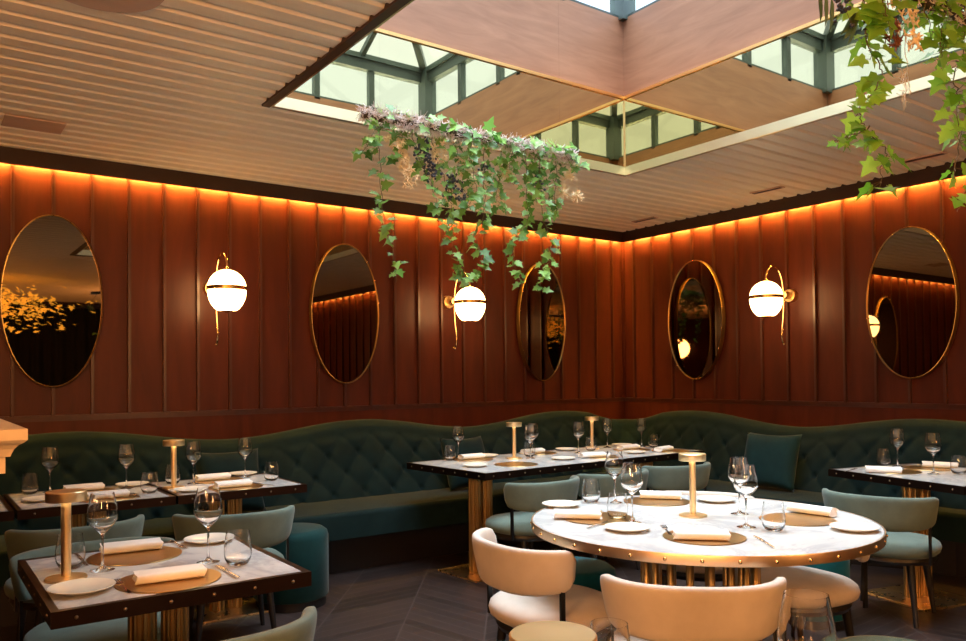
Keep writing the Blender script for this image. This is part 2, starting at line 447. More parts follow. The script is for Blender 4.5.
# lantern of steel and glass
def lantern():
    bm = bmesh.new()
    h = 0.075
    xs = [X1-0.64, X1-1.25, X0+1.25, X0+0.64]; ys = [Y1-0.67, Y1-1.32, Y0+1.32, Y0+0.67]
    e = 0.09
    for (cx, cy) in ((X1, Y1), (X1, Y0), (X0, Y1), (X0, Y0)):
        box(bm, cx-0.05, cx+0.09, cy-0.05, cy+0.09, Z3-0.02, Z4) if True else None
    for x in xs:
        for y in (Y1+0.03, Y0-0.03): box(bm, x-0.03, x+0.03, y-0.03, y+0.03, Z3-0.02, Z4)
    for y in ys:
        for x in (X1+0.03, X0-0.03): box(bm, x-0.03, x+0.03, y-0.03, y+0.03, Z3-0.02, Z4)
    ring(bm, 4.56, 4.66, 0.08, 0.01); ring(bm, 4.66, 4.71, 0.10, 0.03); ring(bm, Z3-0.02, Z3+0.02, 0.07, -0.004)
    # roof bars
    k = 0.57; cx, cy = (X0+X1)/2, (Y0+Y1)/2; hx, hy = (X1-X0)/2, (Y1-Y0)/2
    top = Z4 + k*min(hx, hy)
    apex = (cx, cy, top)
    def bar(a, b, w=0.035):
        tube(bm, [a, b], w, 4)
    for sx_ in (-1, 1):
        for sy_ in (-1, 1):
            bar((cx+sx_*hx, cy+sy_*hy, Z4), apex, 0.05)
    for x in (X1-0.76, X0+0.76, cx):
        for s_ in (-1, 1):
            f = 1 - abs(x-cx)/hx
            bar((x, cy+s_*hy, Z4), (x, cy+s_*hy*(1-f), Z4+(top-Z4)*f))
    for y in (Y1-0.76, Y0+0.76, cy):
        for s_ in (-1, 1):
            f = 1 - abs(y-cy)/hy
            bar((cx+s_*hx, y, Z4), (cx+s_*hx*(1-f), y, Z4+(top-Z4)*f))
    w1 = structure('window_1', bm, M_frame)
    bm = bmesh.new()
    ring(bm, Z3+0.02, 4.56, 0.006, -0.03)
    finish('pane', bm, M_pane, w1)
    bm = bmesh.new()
    c4 = [bm.verts.new((X0-.02, Y0-.02, Z4+.02)), bm.verts.new((X1+.02, Y0-.02, Z4+.02)), bm.verts.new((X1+.02, Y1+.02, Z4+.02)), bm.verts.new((X0-.02, Y1+.02, Z4+.02))]
    ap = bm.verts.new((cx, cy, top+0.03))
    for q in range(4): bm.faces.new((c4[q], c4[(q+1) % 4], ap))
    finish('roof_pane', bm, M_pane, w1)
lantern()

# ceiling fittings
bm = bmesh.new(); box(bm, -5.955, -5.63, -0.84, -0.60, Z1-0.006, Z1+0.004, bev=0.003)
tag(finish('access_panel', bm, M_patch), 'flat rectangular access cover painted into the ribbed ceiling at upper left', 'access panel')
bm = bmesh.new(); lathe(bm, [(0, 0.006), (0.235, 0.006), (0.24, 0), (0.235, -0.006), (0, -0.006)], 40, (-5.80, -2.83, Z1))
tag(finish('speaker_cover', bm, M_patch, smooth=True, auto=30), 'round flat cover in the ceiling at the top left of the photo', 'ceiling cover')
for (x, y, lab) in ((-0.42, -0.72, 'short dark slot vent in the ceiling nearest the room corner'), (-0.50, -2.18, 'dark slot vent in the ceiling above the right-hand wall lamp'), (-0.44, -3.44, 'dark slot vent in the ceiling at right, behind the hanging leaves')):
    t = thing('air_vent', lab, 'vent', (x, y, Z1), 0, 'slot vents in the ceiling')
    bm = bmesh.new(); box(bm, -0.035, 0.035, -0.15, 0.15, -0.008, 0.0); finish('vent_frame', bm, M_patch, t)
    bm = bmesh.new(); box(bm, -0.018, 0.018, -0.135, 0.135, -0.011, -0.008); finish('slot', bm, M_black, t)

# ------------------------------------------------------------------ wall mirrors
def oval_mirror(name, along, s, label, a=0.325, b=0.59, z=1.925):
    t = thing(name, label, 'mirror', (s, 0, z) if along == 'x' else (0, s, z), 0 if along == 'x' else -PI/2, 'oval mirrors on the panelled walls')
    # local: mirror faces -y, centred
    seg = 64
    def el(k, da, y): 
        th = 2*PI*k/seg
        return ((a+da)*math.cos(th), y, (b+da)*math.sin(th))
    bm = bmesh.new()
    rows = [[el(k, d, y) for k in range(seg)] for d, y in ((-0.004, -0.022), (-0.004, -0.066), (0.002, -0.071), (0.005, -0.066), (0.005, -0.022), (-0.004, -0.022))]
    grid_surface(bm, rows, wrap=True)
    fr_ = finish('mirror_frame', bm, M_agedrim, t, True, auto=40)
    bm = bmesh.new()
    vs = [bm.verts.new(el(k, -0.004, -0.058)) for k in range(seg)]; bm.faces.new(vs)
    v2 = [bm.verts.new(el(k, -0.004, -0.028)) for k in range(seg)]; bm.faces.new(v2[::-1])
    for k in range(seg): bm.faces.new((vs[k], v2[k], v2[(k+1) % seg], vs[(k+1) % seg]))
    bmesh.ops.recalc_face_normals(bm, faces=bm.faces)
    finish('mirror_glass', bm, M_mirror, t)
    bm = bmesh.new(); box(bm, -0.10, 0.10, -0.028, -0.0215, -0.15, 0.15); finish('wall_bracket', bm, M_black, t)
    bm = bmesh.new()
    sph(bm, (0, 0, 0), 0.0055)
    st = finish('stud', bm, M_brassp, fr_)
    first = True
    for k in range(18):
        th = 2*PI*(k+0.5)/18; p = ((a)*math.cos(th), -0.074, (b)*math.sin(th))
        c = st if first else st.copy()
        if not first: COL.objects.link(c); c.parent = fr_
        c.location = p; first = False
oval_mirror('oval_mirror', 'x', -5.60, 'brass-rimmed oval mirror at far left of the photo, reflecting golden foliage lights', 0.31)
oval_mirror('oval_mirror', 'x', -3.39, 'brass-rimmed oval mirror between the two lamps of the left wall', 0.312)
oval_mirror('oval_mirror', 'x', -1.215, 'brass-rimmed oval mirror right of the middle wall lamp, partly behind hanging ivy', 0.30)
oval_mirror('oval_mirror', 'y', -1.03, 'brass-rimmed oval mirror on the right wall nearest the room corner', 0.335)
oval_mirror('oval_mirror', 'y', -3.135, 'brass-rimmed oval mirror right of the right-hand wall lamp', 0.345)

# ------------------------------------------------------------------ wall lamps
def sconce(along, s, label, z=2.045):
    t = thing('wall_lamp', label, 'wall lamp', (s, 0, z) if along == 'x' else (0, s, z), 0 if along == 'x' else -PI/2, 'opal globe wall lamps')
    d = -0.38; dx = 0.0
    bm = bmesh.new(); prof = [(0, 0.136)] + [(0.138*math.cos(R(q)), 0.138*math.sin(R(q))) for q in range(80, 9, -10)] + [(0.138, 0.012)]
    lathe(bm, prof[::-1], 40, (dx, d, 0)); finish('upper_globe', bm, M_opal, t, True)
    bm = bmesh.new(); prof = [(0.138, -0.016), (0.1375, -0.03), (0.134, -0.058), (0.125, -0.09), (0.108, -0.124), (0.088, -0.150), (0.070, -0.163), (0.0, -0.163)]
    lathe(bm, prof[::-1], 40, (dx, d, 0)); finish('lower_globe', bm, M_opal, t, True, auto=60)
    bm = bmesh.new(); lathe(bm, [(0.137, -0.017), (0.144, -0.016), (0.144, 0.012), (0.137, 0.013)], 40, (dx, d, 0)); finish('band', bm, M_brassp, t, True, auto=40)
    bm = bmesh.new(); lathe(bm, [(0, -0.180), (0.012, -0.180), (0.018, -0.172), (0.042, -0.166), (0, -0.1635)], 20, (dx, d, 0)); lathe(bm, [(0, 0.132), (0.03, 0.136), (0.012, 0.147), (0.009, 0.165), (0, 0.166)], 20, (dx, d, 0)); finish('finial', bm, M_brassp, t, True)
    bm = bmesh.new()
    for (r_, y_) in ((0.062, -0.045),):
        g = bmesh.ops.create_cone(bm, cap_ends=True, segments=32, radius1=0.062, radius2=0.056, depth=0.045, matrix=Matrix.Translation((0, -0.0225, 0.03)) @ Matrix.Rotation(R(90), 4, 'X'))
        g = bmesh.ops.create_cone(bm, cap_ends=True, segments=24, radius1=0.035, radius2=0.03, depth=0.09, matrix=Matrix.Translation((0, -0.082, 0.03)) @ Matrix.Rotation(R(90), 4, 'X'))
    finish('wall_rose', bm, M_brass, t)
    bm = bmesh.new()
    pts = []
    P = [(-0.13, -0.40), (-0.15, -0.37), (-0.16, -0.32), (-0.15, -0.26), (-0.135, -0.18), (-0.125, -0.08), (-0.125, 0.03), (-0.135, 0.12), (-0.16, 0.20), (-0.205, 0.255), (-0.26, 0.275), (-0.31, 0.262), (-0.35, 0.23), (-0.373, 0.19), (-0.38, 0.15)]
    # smooth by Catmull-Rom
    for i in range(len(P)-1):
        p0 = P[max(i-1, 0)]; p1 = P[i]; p2 = P[i+1]; p3 = P[min(i+2, len(P)-1)]
        for k in range(4):
            u = k/4
            pts.append(tuple(0.5*((2*p1[q]) + (-p0[q]+p2[q])*u + (2*p0[q]-5*p1[q]+4*p2[q]-p3[q])*u*u + (-p0[q]+3*p1[q]-3*p2[q]+p3[q])*u**3) for q in (0, 1)))
    pts.append(P[-1])
    tube(bm, [(0.0, y, zz) for y, zz in pts], 0.009, 10)
    sph(bm, (0.0, -0.128, -0.405), 0.013, 2)
    finish('curved_arm', bm, M_brassp, t, True)
sconce('x', -4.505, 'lit opal globe wall lamp with curved brass arm, left of the second oval mirror')
sconce('x', -2.325, 'lit opal globe wall lamp in the middle of the photo, under the hanging ivy')
sconce('y', -2.07, 'lit opal globe wall lamp on the right wall between its two oval mirrors')

# ------------------------------------------------------------------ banquette
def ztop(s): return 0.985 + 0.052*math.cos(2*PI*(s-1.22)/2.17)
def banquette():
    t = thing('banquette', 'long dark green velvet corner banquette with buttoned wavy back along both walls', 'banquette')
    # centreline path with a rounded corner
    off0, rad = 0.42, 0.42
    L1 = 9.6; L2 = 8.2
    path = []
    step = 0.0155
    s = L1
    cA = off0+rad
    arc = rad*PI/2
    xs = []
    n1 = int((L1-cA)/step)
    for i in range(n1): 
        x = -L1 + (L1-cA)*i/n1; path.append((x, -off0, 0, -1, -x))
    na = int(arc/step)
    for i in range(na+1):
        th = PI/2*(1 - i/na)
        nx, ny = math.cos(th), math.sin(th)
        # s (distance to corner) for the height wave
        sv = cA*abs(1-2*i/na)
        path.append((-cA+rad*nx, -cA+rad*ny, -nx, -ny, sv))
    n2 = int((L2-cA)/step)
    for i in range(1, n2+1):
        y = -cA - (L2-cA)*i/n2; path.append((-off0, y, -1, 0, -y))
    arcl = 0; rows = []
    pv = None
    P = 0.26
    for (x, y, nx, ny, sv) in path:
        if pv: arcl += math.hypot(x-pv[0], y-pv[1])
        pv = (x, y)
        zt = ztop(sv); col = []
        # profile from the rear foot over the top to the junction with the seat
        prof = [(-0.22, 0.40), (-0.22, zt-0.08), (-0.20, zt-0.03), (-0.15, zt-0.004), (-0.09, zt), (-0.045, zt-0.012), (-0.015, zt-0.04)]
        for o, z in prof: col.append((x+nx*o, y+ny*o, z))
        nz = 34; zs, ze = zt-0.04, 0.40
        for k in range(1, nz+1):
            f = k/nz; z = zs+(ze-zs)*f
            base = -0.012 + 0.20*f
            v = (zt-0.10 - z)
            u = arcl
            env = max(0, min(1, (v+0.0)/0.05)); 
            g = P; hgt = 0.29
            A = (u/g + v/hgt)/1.0; B = (u/g - v/hgt)
            da = abs(A - round(A)); db = abs(B - round(B))
            crease = min(da, db)
            pil = min(1, (crease/0.30))**0.5
            btn = math.hypot(da, db)
            but = math.exp(-(btn/0.10)**2)
            o = base + env*(0.014*pil - 0.032*but)
            col.append((x+nx*o, y+ny*o, z))
        rows.append(col)
    bm = bmesh.new(); V = grid_surface(bm, rows)
    bm.faces.new(V[0]); bm.faces.new(V[-1][::-1])
    bmesh.ops.recalc_face_normals(bm, faces=bm.faces)
    finish('backrest', bm, M_green, t, True)
    # buttons
    # seat
    def seatpoly(f, r=0.22):
        p = [(-9.6, -0.36), (-9.6, -f)]
        p += [(-f-r, -f)]
        for i in range(1, 9):
            th = PI/2*i/8
            p.append((-f-r+r*math.sin(th), -f-r+r*math.cos(th)))
        e = 1.16-f
        p += [(-f, -2.5), (-f+0.03, -2.8), (-f+0.14, -3.1), (-f+0.30, -3.4), (-f+0.36, -3.7), (-f+0.36, -8.2), (-0.36, -8.2), (-0.36, -0.36)]
        return p
    bm = bmesh.new()
    a, b = prism(bm, seatpoly(1.17), 0.26, 0.445)
    bmesh.ops.recalc_face_normals(bm, faces=bm.faces)
    es = [e for e in bm.edges if abs(e.verts[0].co.z-0.445) < 1e-4 and abs(e.verts[1].co.z-0.445) < 1e-4]
    bmesh.ops.bevel(bm, geom=es, offset=0.035, segments=4, profile=0.5, affect='EDGES')
    finish('seat', bm, M_green, t, True, auto=35)
    bm = bmesh.new(); prism(bm, seatpoly(1.02), 0.0, 0.26); bmesh.ops.recalc_face_normals(bm, faces=bm.faces)
    finish('plinth', bm, M_black, t)
banquette()

def cushion(loc, rz, tilt, w, h, label, m=None):
    bm = bmesh.new(); n = 18; rows = []
    for side in (1, -1):
        rows = []
        for i in range(n+1):
            row = []
            for j in range(n+1):
                u = i/n*2-1; v = j/n*2-1
                th = 0.085*((1-abs(u)**2.6)*(1-abs(v)**2.6))**0.45
                pin = 1-0.08*(1-abs(v)**2)*abs(u)**3
                pin2 = 1-0.09*(1-abs(u)**2)*abs(v)**3
                row.append((u*w/2*pin, -side*(th+0.012*(1-max(abs(u), abs(v))**12)), h/2+v*h/2*pin2))
            rows.append(row)
        grid_surface(bm, rows)
    bmesh.ops.remove_doubles(bm, verts=bm.verts, dist=1e-4); bmesh.ops.recalc_face_normals(bm, faces=bm.faces)
    o = finish('throw_cushion', bm, m or M_green, None, True)
    o.location = loc; o.rotation_euler = (tilt, 0, rz)
    tag(o, label, 'cushion', 'velvet throw cushions on the banquette')
M_green2 = velvet('deep_teal_velvet', (0.008, 0.034, 0.037, 1), (0.006, 0.025, 0.028, 1), 0.1)
cushion((-4.60, -0.80, 0.449), 0, -0.35, 0.46, 0.46, 'dark green velvet cushion behind the left marble tables, by the brass lamp')
cushion((-2.62, -0.80, 0.449), 0, -0.35, 0.42, 0.45, 'dark green velvet cushion behind the left end of the long table')
cushion((-0.80, -2.33, 0.449), -PI/2+0.1, -0.32, 0.48, 0.47, 'square deep teal velvet cushion left of the right-hand marble table', M_green2)

# ------------------------------------------------------------------ ottomans
def ottoman(loc, label, r=0.235, h=0.46, m=None):
    t = thing('ottoman', label, 'ottoman', (*loc, 0), 0, 'round velvet ottomans')
    bm = bmesh.new()
    lathe(bm, [(0, 0.05), (r-0.01, 0.05), (r, 0.06), (r, h-0.05), (r-0.008, h-0.02), (r-0.03, h-0.003), (r-0.05, h), (0, h+0.006)], 48)
    finish('body', bm, m or M_teal, t, True, auto=50)
    bm = bmesh.new(); lathe(bm, [(0, 0), (r-0.015, 0), (r-0.015, 0.05), (0, 0.05)], 40); finish('plinth', bm, M_black, t, True, auto=40)
M_ott = velvet('dark_teal_velvet', (0.006, 0.040, 0.042, 1), (0.004, 0.028, 0.030, 1), 0.12)
M_ott2 = velvet('forest_velvet', (0.02, 0.07, 0.05, 1), None, 0.2)
ottoman((-4.50, -1.56), 'dark teal velvet ottoman on the open floor right of the left-hand tables', 0.225, 0.46, M_ott)
ottoman((-3.80, -3.33), 'bright teal velvet ottoman glimpsed behind the front-left blush chair', 0.22, 0.46)
ottoman((-2.335, -3.68), 'blue-teal velvet ottoman behind the right side of the round table', 0.20, 0.46)
ottoman((-4.86, -4.17), 'teal velvet ottoman just entering the bottom edge of the photo', 0.22, 0.46)
ottoman((-3.80, -4.90), 'dark green velvet ottoman at the bottom edge, right of the foreground wine glass', 0.22, 0.46, M_ott2)

# ------------------------------------------------------------------ chairs
def backband(bm, w=0.280, sag=0.215, z0=0.515, z1=0.708, th=0.023, y_back=-0.290, r=0.05):
    """upholstered band curving round the seat; chair faces +y"""
    n = 36; pts = []
    for i in range(n+1):
        a = -1 + 2*i/n
        # plan curve: parameter along, flatter middle
        th_ = a*R(82)
        x = w*math.sin(th_); x = w*math.copysign(abs(x/w)**0.92, x)
        y = y_back + sag*(1-math.cos(th_))**1.15
        pts.append(Vector((x, y, 0)))
    lean = 0.035
    rows = []
    L = [0]
    for i in range(n): L.append(L[-1]+(pts[i+1]-pts[i]).length)
    tot = L[-1]
    for i, p in enumerate(pts):
        t = (pts[min(i+1, n)]-pts[max(i-1, 0)]).normalized(); nrm = Vector((t.y, -t.x, 0))   # outward
        e = min(L[i], tot-L[i]); 
        k = 1.0 if e > r else math.sqrt(max(0, 1-((r-e)/r)**2))
        kk = 0.16+0.84*k
        zz0 = z0 + r*(1-kk)*0.9 + 0.030*(abs(-1+2*i/n))**2; zz1 = z1 - r*(1-kk)*0.9
        hw = th*(0.45+0.55*k)
        row = []
        m_ = 24
        for j in range(m_):
            a = 2*PI*j/m_
            ca, sa = math.cos(a), math.sin(a)
            ex = math.copysign(abs(ca)**0.6, ca); ez = math.copysign(abs(sa)**0.42, sa)
            z = (zz0+zz1)/2 + ez*(zz1-zz0)/2
            q = p + nrm*(ex*hw + lean*((z-z0)/(z1-z0)-0.5))
            row.append((q.x, q.y, z))
        rows.append(row)
    V = grid_surface(bm, rows, wrap=True)
    bm.faces.new(V[0][::-1]); bm.faces.new(V[-1])
    bmesh.ops.recalc_face_normals(bm, faces=bm.faces)
def make_chair(fabric, name='dining_chair'):
    t = thing(name, 'x', 'chair')
    bm = bmesh.new(); backband(bm); finish('backrest', bm, fabric, t, True, auto=70)
    # seat: rounded, a little squarer than a circle
    bm = bmesh.new(); seg = 48; rows = []
    for (rr, z) in ((0.0, 0.448), (0.10, 0.449), (0.20, 0.446), (0.245, 0.438), (0.265, 0.422), (0.272, 0.400), (0.266, 0.376), (0.250, 0.365)):
        row = []
        for k in range(seg):
            th = 2*PI*k/seg; c, s = math.cos(th), math.sin(th)
            q = (abs(c)**2.5+abs(s)**2.5)**(-1/2.5)
            row.append((rr*q*c*1.0, rr*q*s*0.94, z))
        rows.append(row)
    V = grid_surface(bm, rows, wrap=True); bm.faces.new(V[-1])
    bmesh.ops.remove_doubles(bm, verts=bm.verts, dist=1e-4); bmesh.ops.recalc_face_normals(bm, faces=bm.faces)
    finish('seat', bm, fabric, t, True, auto=60)
    bm = bmesh.new(); rows = []
    for (rr, z) in ((0.19, 0.364), (0.250, 0.364), (0.256, 0.345), (0.245, 0.325), (0.19, 0.325), (0.19, 0.364)):
        rows.append([(rr*math.cos(2*PI*k/seg), rr*math.sin(2*PI*k/seg)*0.95, z) for k in range(seg)])
    grid_surface(bm, rows, wrap=True); bmesh.ops.recalc_face_normals(bm, faces=bm.faces)
    finish('seat_frame', bm, M_black, t, True, auto=40)
    for sx_, sy_ in ((1, 1), (-1, 1), (1, -1), (-1, -1)):
        bm = bmesh.new()
        tube(bm, [(sx_*0.16, sy_*0.15, 0.335), (sx_*0.195, sy_*0.185, 0.0)], 0.022, 10, taper=0.012)
        finish('leg', bm, M_black, t, True, auto=40)
    for sx_ in (1, -1):
        bm = bmesh.new()
        box(bm, sx_*0.262-0.006, sx_*0.262+0.006, -0.165, -0.145, 0.34, 0.56)
        finish('back_support', bm, M_blackm, t)
    return t
blush = make_chair(M_blush); sage = make_chair(M_sage)
used = {}
def chair(proto, x, y, face, label, grp):
    rz = face - PI/2
    if proto.name not in used:
        used[proto.name] = 1; proto.location = (x, y, 0); proto.rotation_euler = (0, 0, rz); proto['label'] = label; proto['group'] = grp
        return proto
    return dup(proto, (x, y, 0), rz, label, grp)
G1 = 'pale blush velvet chairs around the round table'
G2 = 'sage green velvet chairs at the rectangular tables'
chair(blush, -4.20, -3.67, R(-4), 'pale blush velvet chair at the left of the round table, its seat showing', G1)
chair(blush, -4.195, -4.375, R(48), 'pale blush velvet chair before the round table, back to the camera', G1)
chair(blush, -3.10, -4.07, R(172), 'pale blush velvet chair at the right of the round table', G1)
chair(blush, -2.97, -3.42, R(218), 'pale blush velvet chair at the far side of the round table, mostly hidden', G1)
chair(sage, -3.06, -2.08, R(92), 'sage velvet chair at the left end of the long table, its seat in view', G2)
chair(sage, -2.38, -2.06, R(84), 'sage velvet chair tucked under the middle of the long table', G2)
chair(sage, -1.66, -2.03, R(78), 'sage velvet chair tucked under the right end of the long table', G2)
chair(sage, -1.86, -3.86, R(12), 'sage velvet chair at the right-hand table, right of the round table', G2)
chair(sage, -5.80, -2.90, R(-90), 'sage velvet chair wrapping behind the near-left table, facing the camera', G2)
chair(sage, -5.77, -1.90, R(96), 'sage velvet chair with its straight back to the camera, behind the near-left table', G2)
chair(sage, -5.02, -2.02, R(80), 'sage velvet chair between the near-left table and the dark teal ottoman', G2)
chair(sage, -5.745, -3.90, R(91), 'sage velvet chair at the bottom edge, on the near side of the near-left table', G2)

# ------------------------------------------------------------------ tables
TZ = 0.75
def studs(t, pts, m=None, r=0.008):
    bm = bmesh.new(); sph(bm, (0, 0, 0), r, 2)
    s0 = finish('stud', bm, m or M_brassp, t, True)
    for i, p in enumerate(pts):
        c = s0 if i == 0 else s0.copy()
        if i: COL.objects.link(c); c.parent = t
        c.location = p
def fluted(bm, x, y, r, z0, z1, n=14):
    seg = n*4
    rows = [[(x+(r*(1-0.10*(k % 4 in (0,)))) * math.cos(2*PI*k/seg), y+(r*(1-0.10*(k % 4 in (0,)))) * math.sin(2*PI*k/seg), z) for k in range(seg)] for z in (z0, z1)]
    V = grid_surface(bm, rows, wrap=True); bm.faces.new(V[0][::-1]); bm.faces.new(V[-1])
def rect_table(loc, w, d, label, rz=0, peds=((0, 0),), frame=None, cat='table', group=None, base=(0.42, 0.42)):
    """w along x, d along y, centre at loc"""
    frame = frame or M_bronze
    t = thing('marble_table', label, cat, (*loc, 0), rz, group)
    hw, hd = w/2, d/2; e = 0.022; fh = 0.045
    bm = bmesh.new()
    box(bm, -hw+e, hw-e, -hd+e, hd-e, TZ-0.02, TZ); finish('tabletop', bm, M_marble, t)
    bm = bmesh.new()
    box(bm, -hw, hw, -hd, -hd+e, TZ-fh, TZ+0.001); box(bm, -hw, hw, hd-e, hd, TZ-fh, TZ+0.001)
    box(bm, -hw, -hw+e, -hd+e, hd-e, TZ-fh, TZ+0.001); box(bm, hw-e, hw, -hd+e, hd-e, TZ-fh, TZ+0.001)
    box(bm, -hw+e, hw-e, -hd+e, hd-e, TZ-0.035, TZ-0.02)
    fr_ = finish('table_frame', bm, frame, t)
    pts = []
    nx = max(2, round(w/0.135)); ny = max(2, round(d/0.135))
    for i in range(nx):
        x = -hw + w*(i+0.5)/nx
        pts += [(x, -hd, TZ-0.022), (x, hd, TZ-0.022)]
    for i in range(ny):
        y = -hd + d*(i+0.5)/ny
        pts += [(-hw, y, TZ-0.022), (hw, y, TZ-0.022)]
    studs(fr_, pts, M_dimstud, 0.0055)
    for (px, py) in peds:
        for dx in (-0.052, 0.052):
            bm = bmesh.new(); fluted(bm, px+dx, py, 0.045, 0.012, TZ-0.035)
            finish('column', bm, M_colbrass, t, True, auto=20)
        bm = bmesh.new(); box(bm, px-base[0]/2, px+base[0]/2, py-base[1]/2, py+base[1]/2, 0.0, 0.012, bev=0.002)
        finish('base_plate', bm, M_brass if base[0] > 0.4 else M_bronze, t)
    return t
rect_table((-5.73, -3.43), 0.745, 0.79, 'marble table with dark studded frame at near left, set for two', group='marble tables')
rect_table((-5.615, -1.455), 0.736, 0.70, 'marble table in the left row, behind the near-left table and its lamp', group='marble tables')
rect_table((-4.8665, -1.455), 0.734, 0.70, 'marble table ending the left row, with a brass lamp on it', group='marble tables')
rect_table((-6.365, -1.455), 0.738, 0.70, 'marble table cut off by the left edge of the photo', group='marble tables')
rect_table((-2.245, -1.535), 2.33, 0.92, 'long marble table with dark studded frame in the room corner, two lamps', rz=R(3), peds=((-0.88, -0.05), (0.88, -0.05)), base=(0.44, 0.44), group='marble tables')
rect_table((-1.25, -3.86), 0.78, 0.96, 'marble table at the right edge of the photo before the banquette', rz=R(-14), peds=((-0.15, 0.02),), base=(0.46, 0.46), group='marble tables')

RC = (-3.64, -3.98)
def round_table():
    t = thing('round_table', 'large round marble table with riveted brass rim on a cage of brass rods', 'table', (*RC, 0))
    r = 0.722
    bm = bmesh.new(); lathe(bm, [(0, TZ-0.02), (r-0.006, TZ-0.02), (r-0.006, TZ), (0, TZ)], 96); finish('tabletop', bm, M_marble, t, True, auto=30)
    bm = bmesh.new(); lathe(bm, [(r-0.006, TZ+0.001), (r, TZ+0.001), (r+0.001, TZ-0.002), (r+0.001, TZ-0.036), (r-0.006, TZ-0.038), (r-0.03, TZ-0.038), (r-0.03, TZ-0.03), (0, TZ-0.03)], 96)
    rim = finish('table_rim', bm, M_rimbrass, t, True, auto=30)
    studs(rim, [(r*math.cos(2*PI*k/36), r*math.sin(2*PI*k/36), TZ-0.019) for k in range(36)], None, 0.0075)
    bm = bmesh.new(); tube(bm, [(0, 0, 0.02), (0, 0, TZ-0.03)], 0.016, 12)
    rod = finish('rod', bm, M_colbrass, t, True)
    for k in range(18):
        c = rod if k == 0 else rod.copy()
        if k: COL.objects.link(c); c.parent = t
        c.location = (0.235*math.cos(2*PI*(k+.5)/18), 0.235*math.sin(2*PI*(k+.5)/18), 0)
    bm = bmesh.new(); lathe(bm, [(0, 0), (0.27, 0), (0.27, 0.016), (0.255, 0.02), (0, 0.02)], 48); finish('base_plate', bm, M_brass, t, True, auto=30)
    bm = bmesh.new(); lathe(bm, [(0.19, TZ-0.045), (0.26, TZ-0.045), (0.26, TZ-0.031), (0.19, TZ-0.031)], 48, closed=True); finish('top_ring', bm, M_colbrass, t, True, auto=30)
round_table()
# foreground table just below the frame
t = rect_table((-5.62, -5.44), 1.06, 0.86, 'marble table under the foreground lamp, just below the bottom edge of the photo', group='marble tables')

# ------------------------------------------------------------------ tableware prototypes
TT = TZ + 0.0012
def proto_lamp():
    t = thing('table_lamp', 'x', 'table lamp')
    bm = bmesh.new(); lathe(bm, [(0, 0), (0.060, 0), (0.061, 0.003), (0.059, 0.007), (0.02, 0.010), (0, 0.010)], 48); finish('base', bm, M_lampbrass, t, True, auto=30)
    bm = bmesh.new(); lathe(bm, [(0, 0.009), (0.0145, 0.009), (0.0145, 0.248), (0, 0.248)], 32); finish('pole', bm, M_lampbrass, t, True, auto=30)
    bm = bmesh.new(); lathe(bm, [(0.0, 0.246), (0.042, 0.246), (0.053, 0.244), (0.058, 0.244), (0.059, 0.246), (0.059, 0.273), (0.057, 0.275), (0, 0.275)], 48); finish('lamp_shade', bm, M_lampbrass, t, True, auto=30)
    bm = bmesh.new(); lathe(bm, [(0.018, 0.2455), (0.040, 0.2455), (0.040, 0.2445), (0.018, 0.2445)], 32, closed=True); finish('light_ring', bm, M_led_small, t)
    return t
def proto_wine():
    bm = bmesh.new()
    prof = [(0.0, 0.0), (0.036, 0.0), (0.038, 0.0015), (0.030, 0.004), (0.012, 0.008), (0.0045, 0.018), (0.0036, 0.05), (0.0038, 0.105), (0.006, 0.119), (0.020, 0.132), (0.036, 0.147), (0.0465, 0.165), (0.047, 0.180), (0.044, 0.205), (0.0385, 0.235), (0.0355, 0.252),
            (0.0345, 0.252), (0.0375, 0.235), (0.043, 0.205), (0.046, 0.180), (0.0454, 0.166), (0.035, 0.149), (0.019, 0.1355), (0.0, 0.128)]
    lathe(bm, prof, 40); bmesh.ops.recalc_face_normals(bm, faces=bm.faces)
    return finish('wine_glass', bm, M_glass, None, True, auto=50)
def proto_tumbler():
    bm = bmesh.new()
    prof = [(0.0, 0.0), (0.026, 0.0), (0.034, 0.005), (0.042, 0.020), (0.0455, 0.038), (0.045, 0.06), (0.041, 0.09), (0.038, 0.112), (0.0368, 0.112), (0.0398, 0.09), (0.0437, 0.06), (0.0442, 0.038), (0.0405, 0.021), (0.030, 0.010), (0.0, 0.009)]
    lathe(bm, prof, 40); bmesh.ops.recalc_face_normals(bm, faces=bm.faces)
    return finish('tumbler', bm, M_glass, None, True, auto=50)
def proto_plate():
    bm = bmesh.new()
    lathe(bm, [(0, 0), (0.055, 0), (0.062, 0.003), (0.088, 0.012), (0.092, 0.015), (0.091, 0.0165), (0.086, 0.0145), (0.062, 0.007), (0, 0.006)], 48)
    return finish('side_plate', bm, M_china, None, True, auto=60)
def proto_mat(r=0.155):
    bm = bmesh.new(); lathe(bm, [(0, 0), (r, 0), (r+0.001, 0.0015), (r, 0.003), (0, 0.003)], 56)
    return finish('placemat', bm, M_gold, None, True, auto=30)
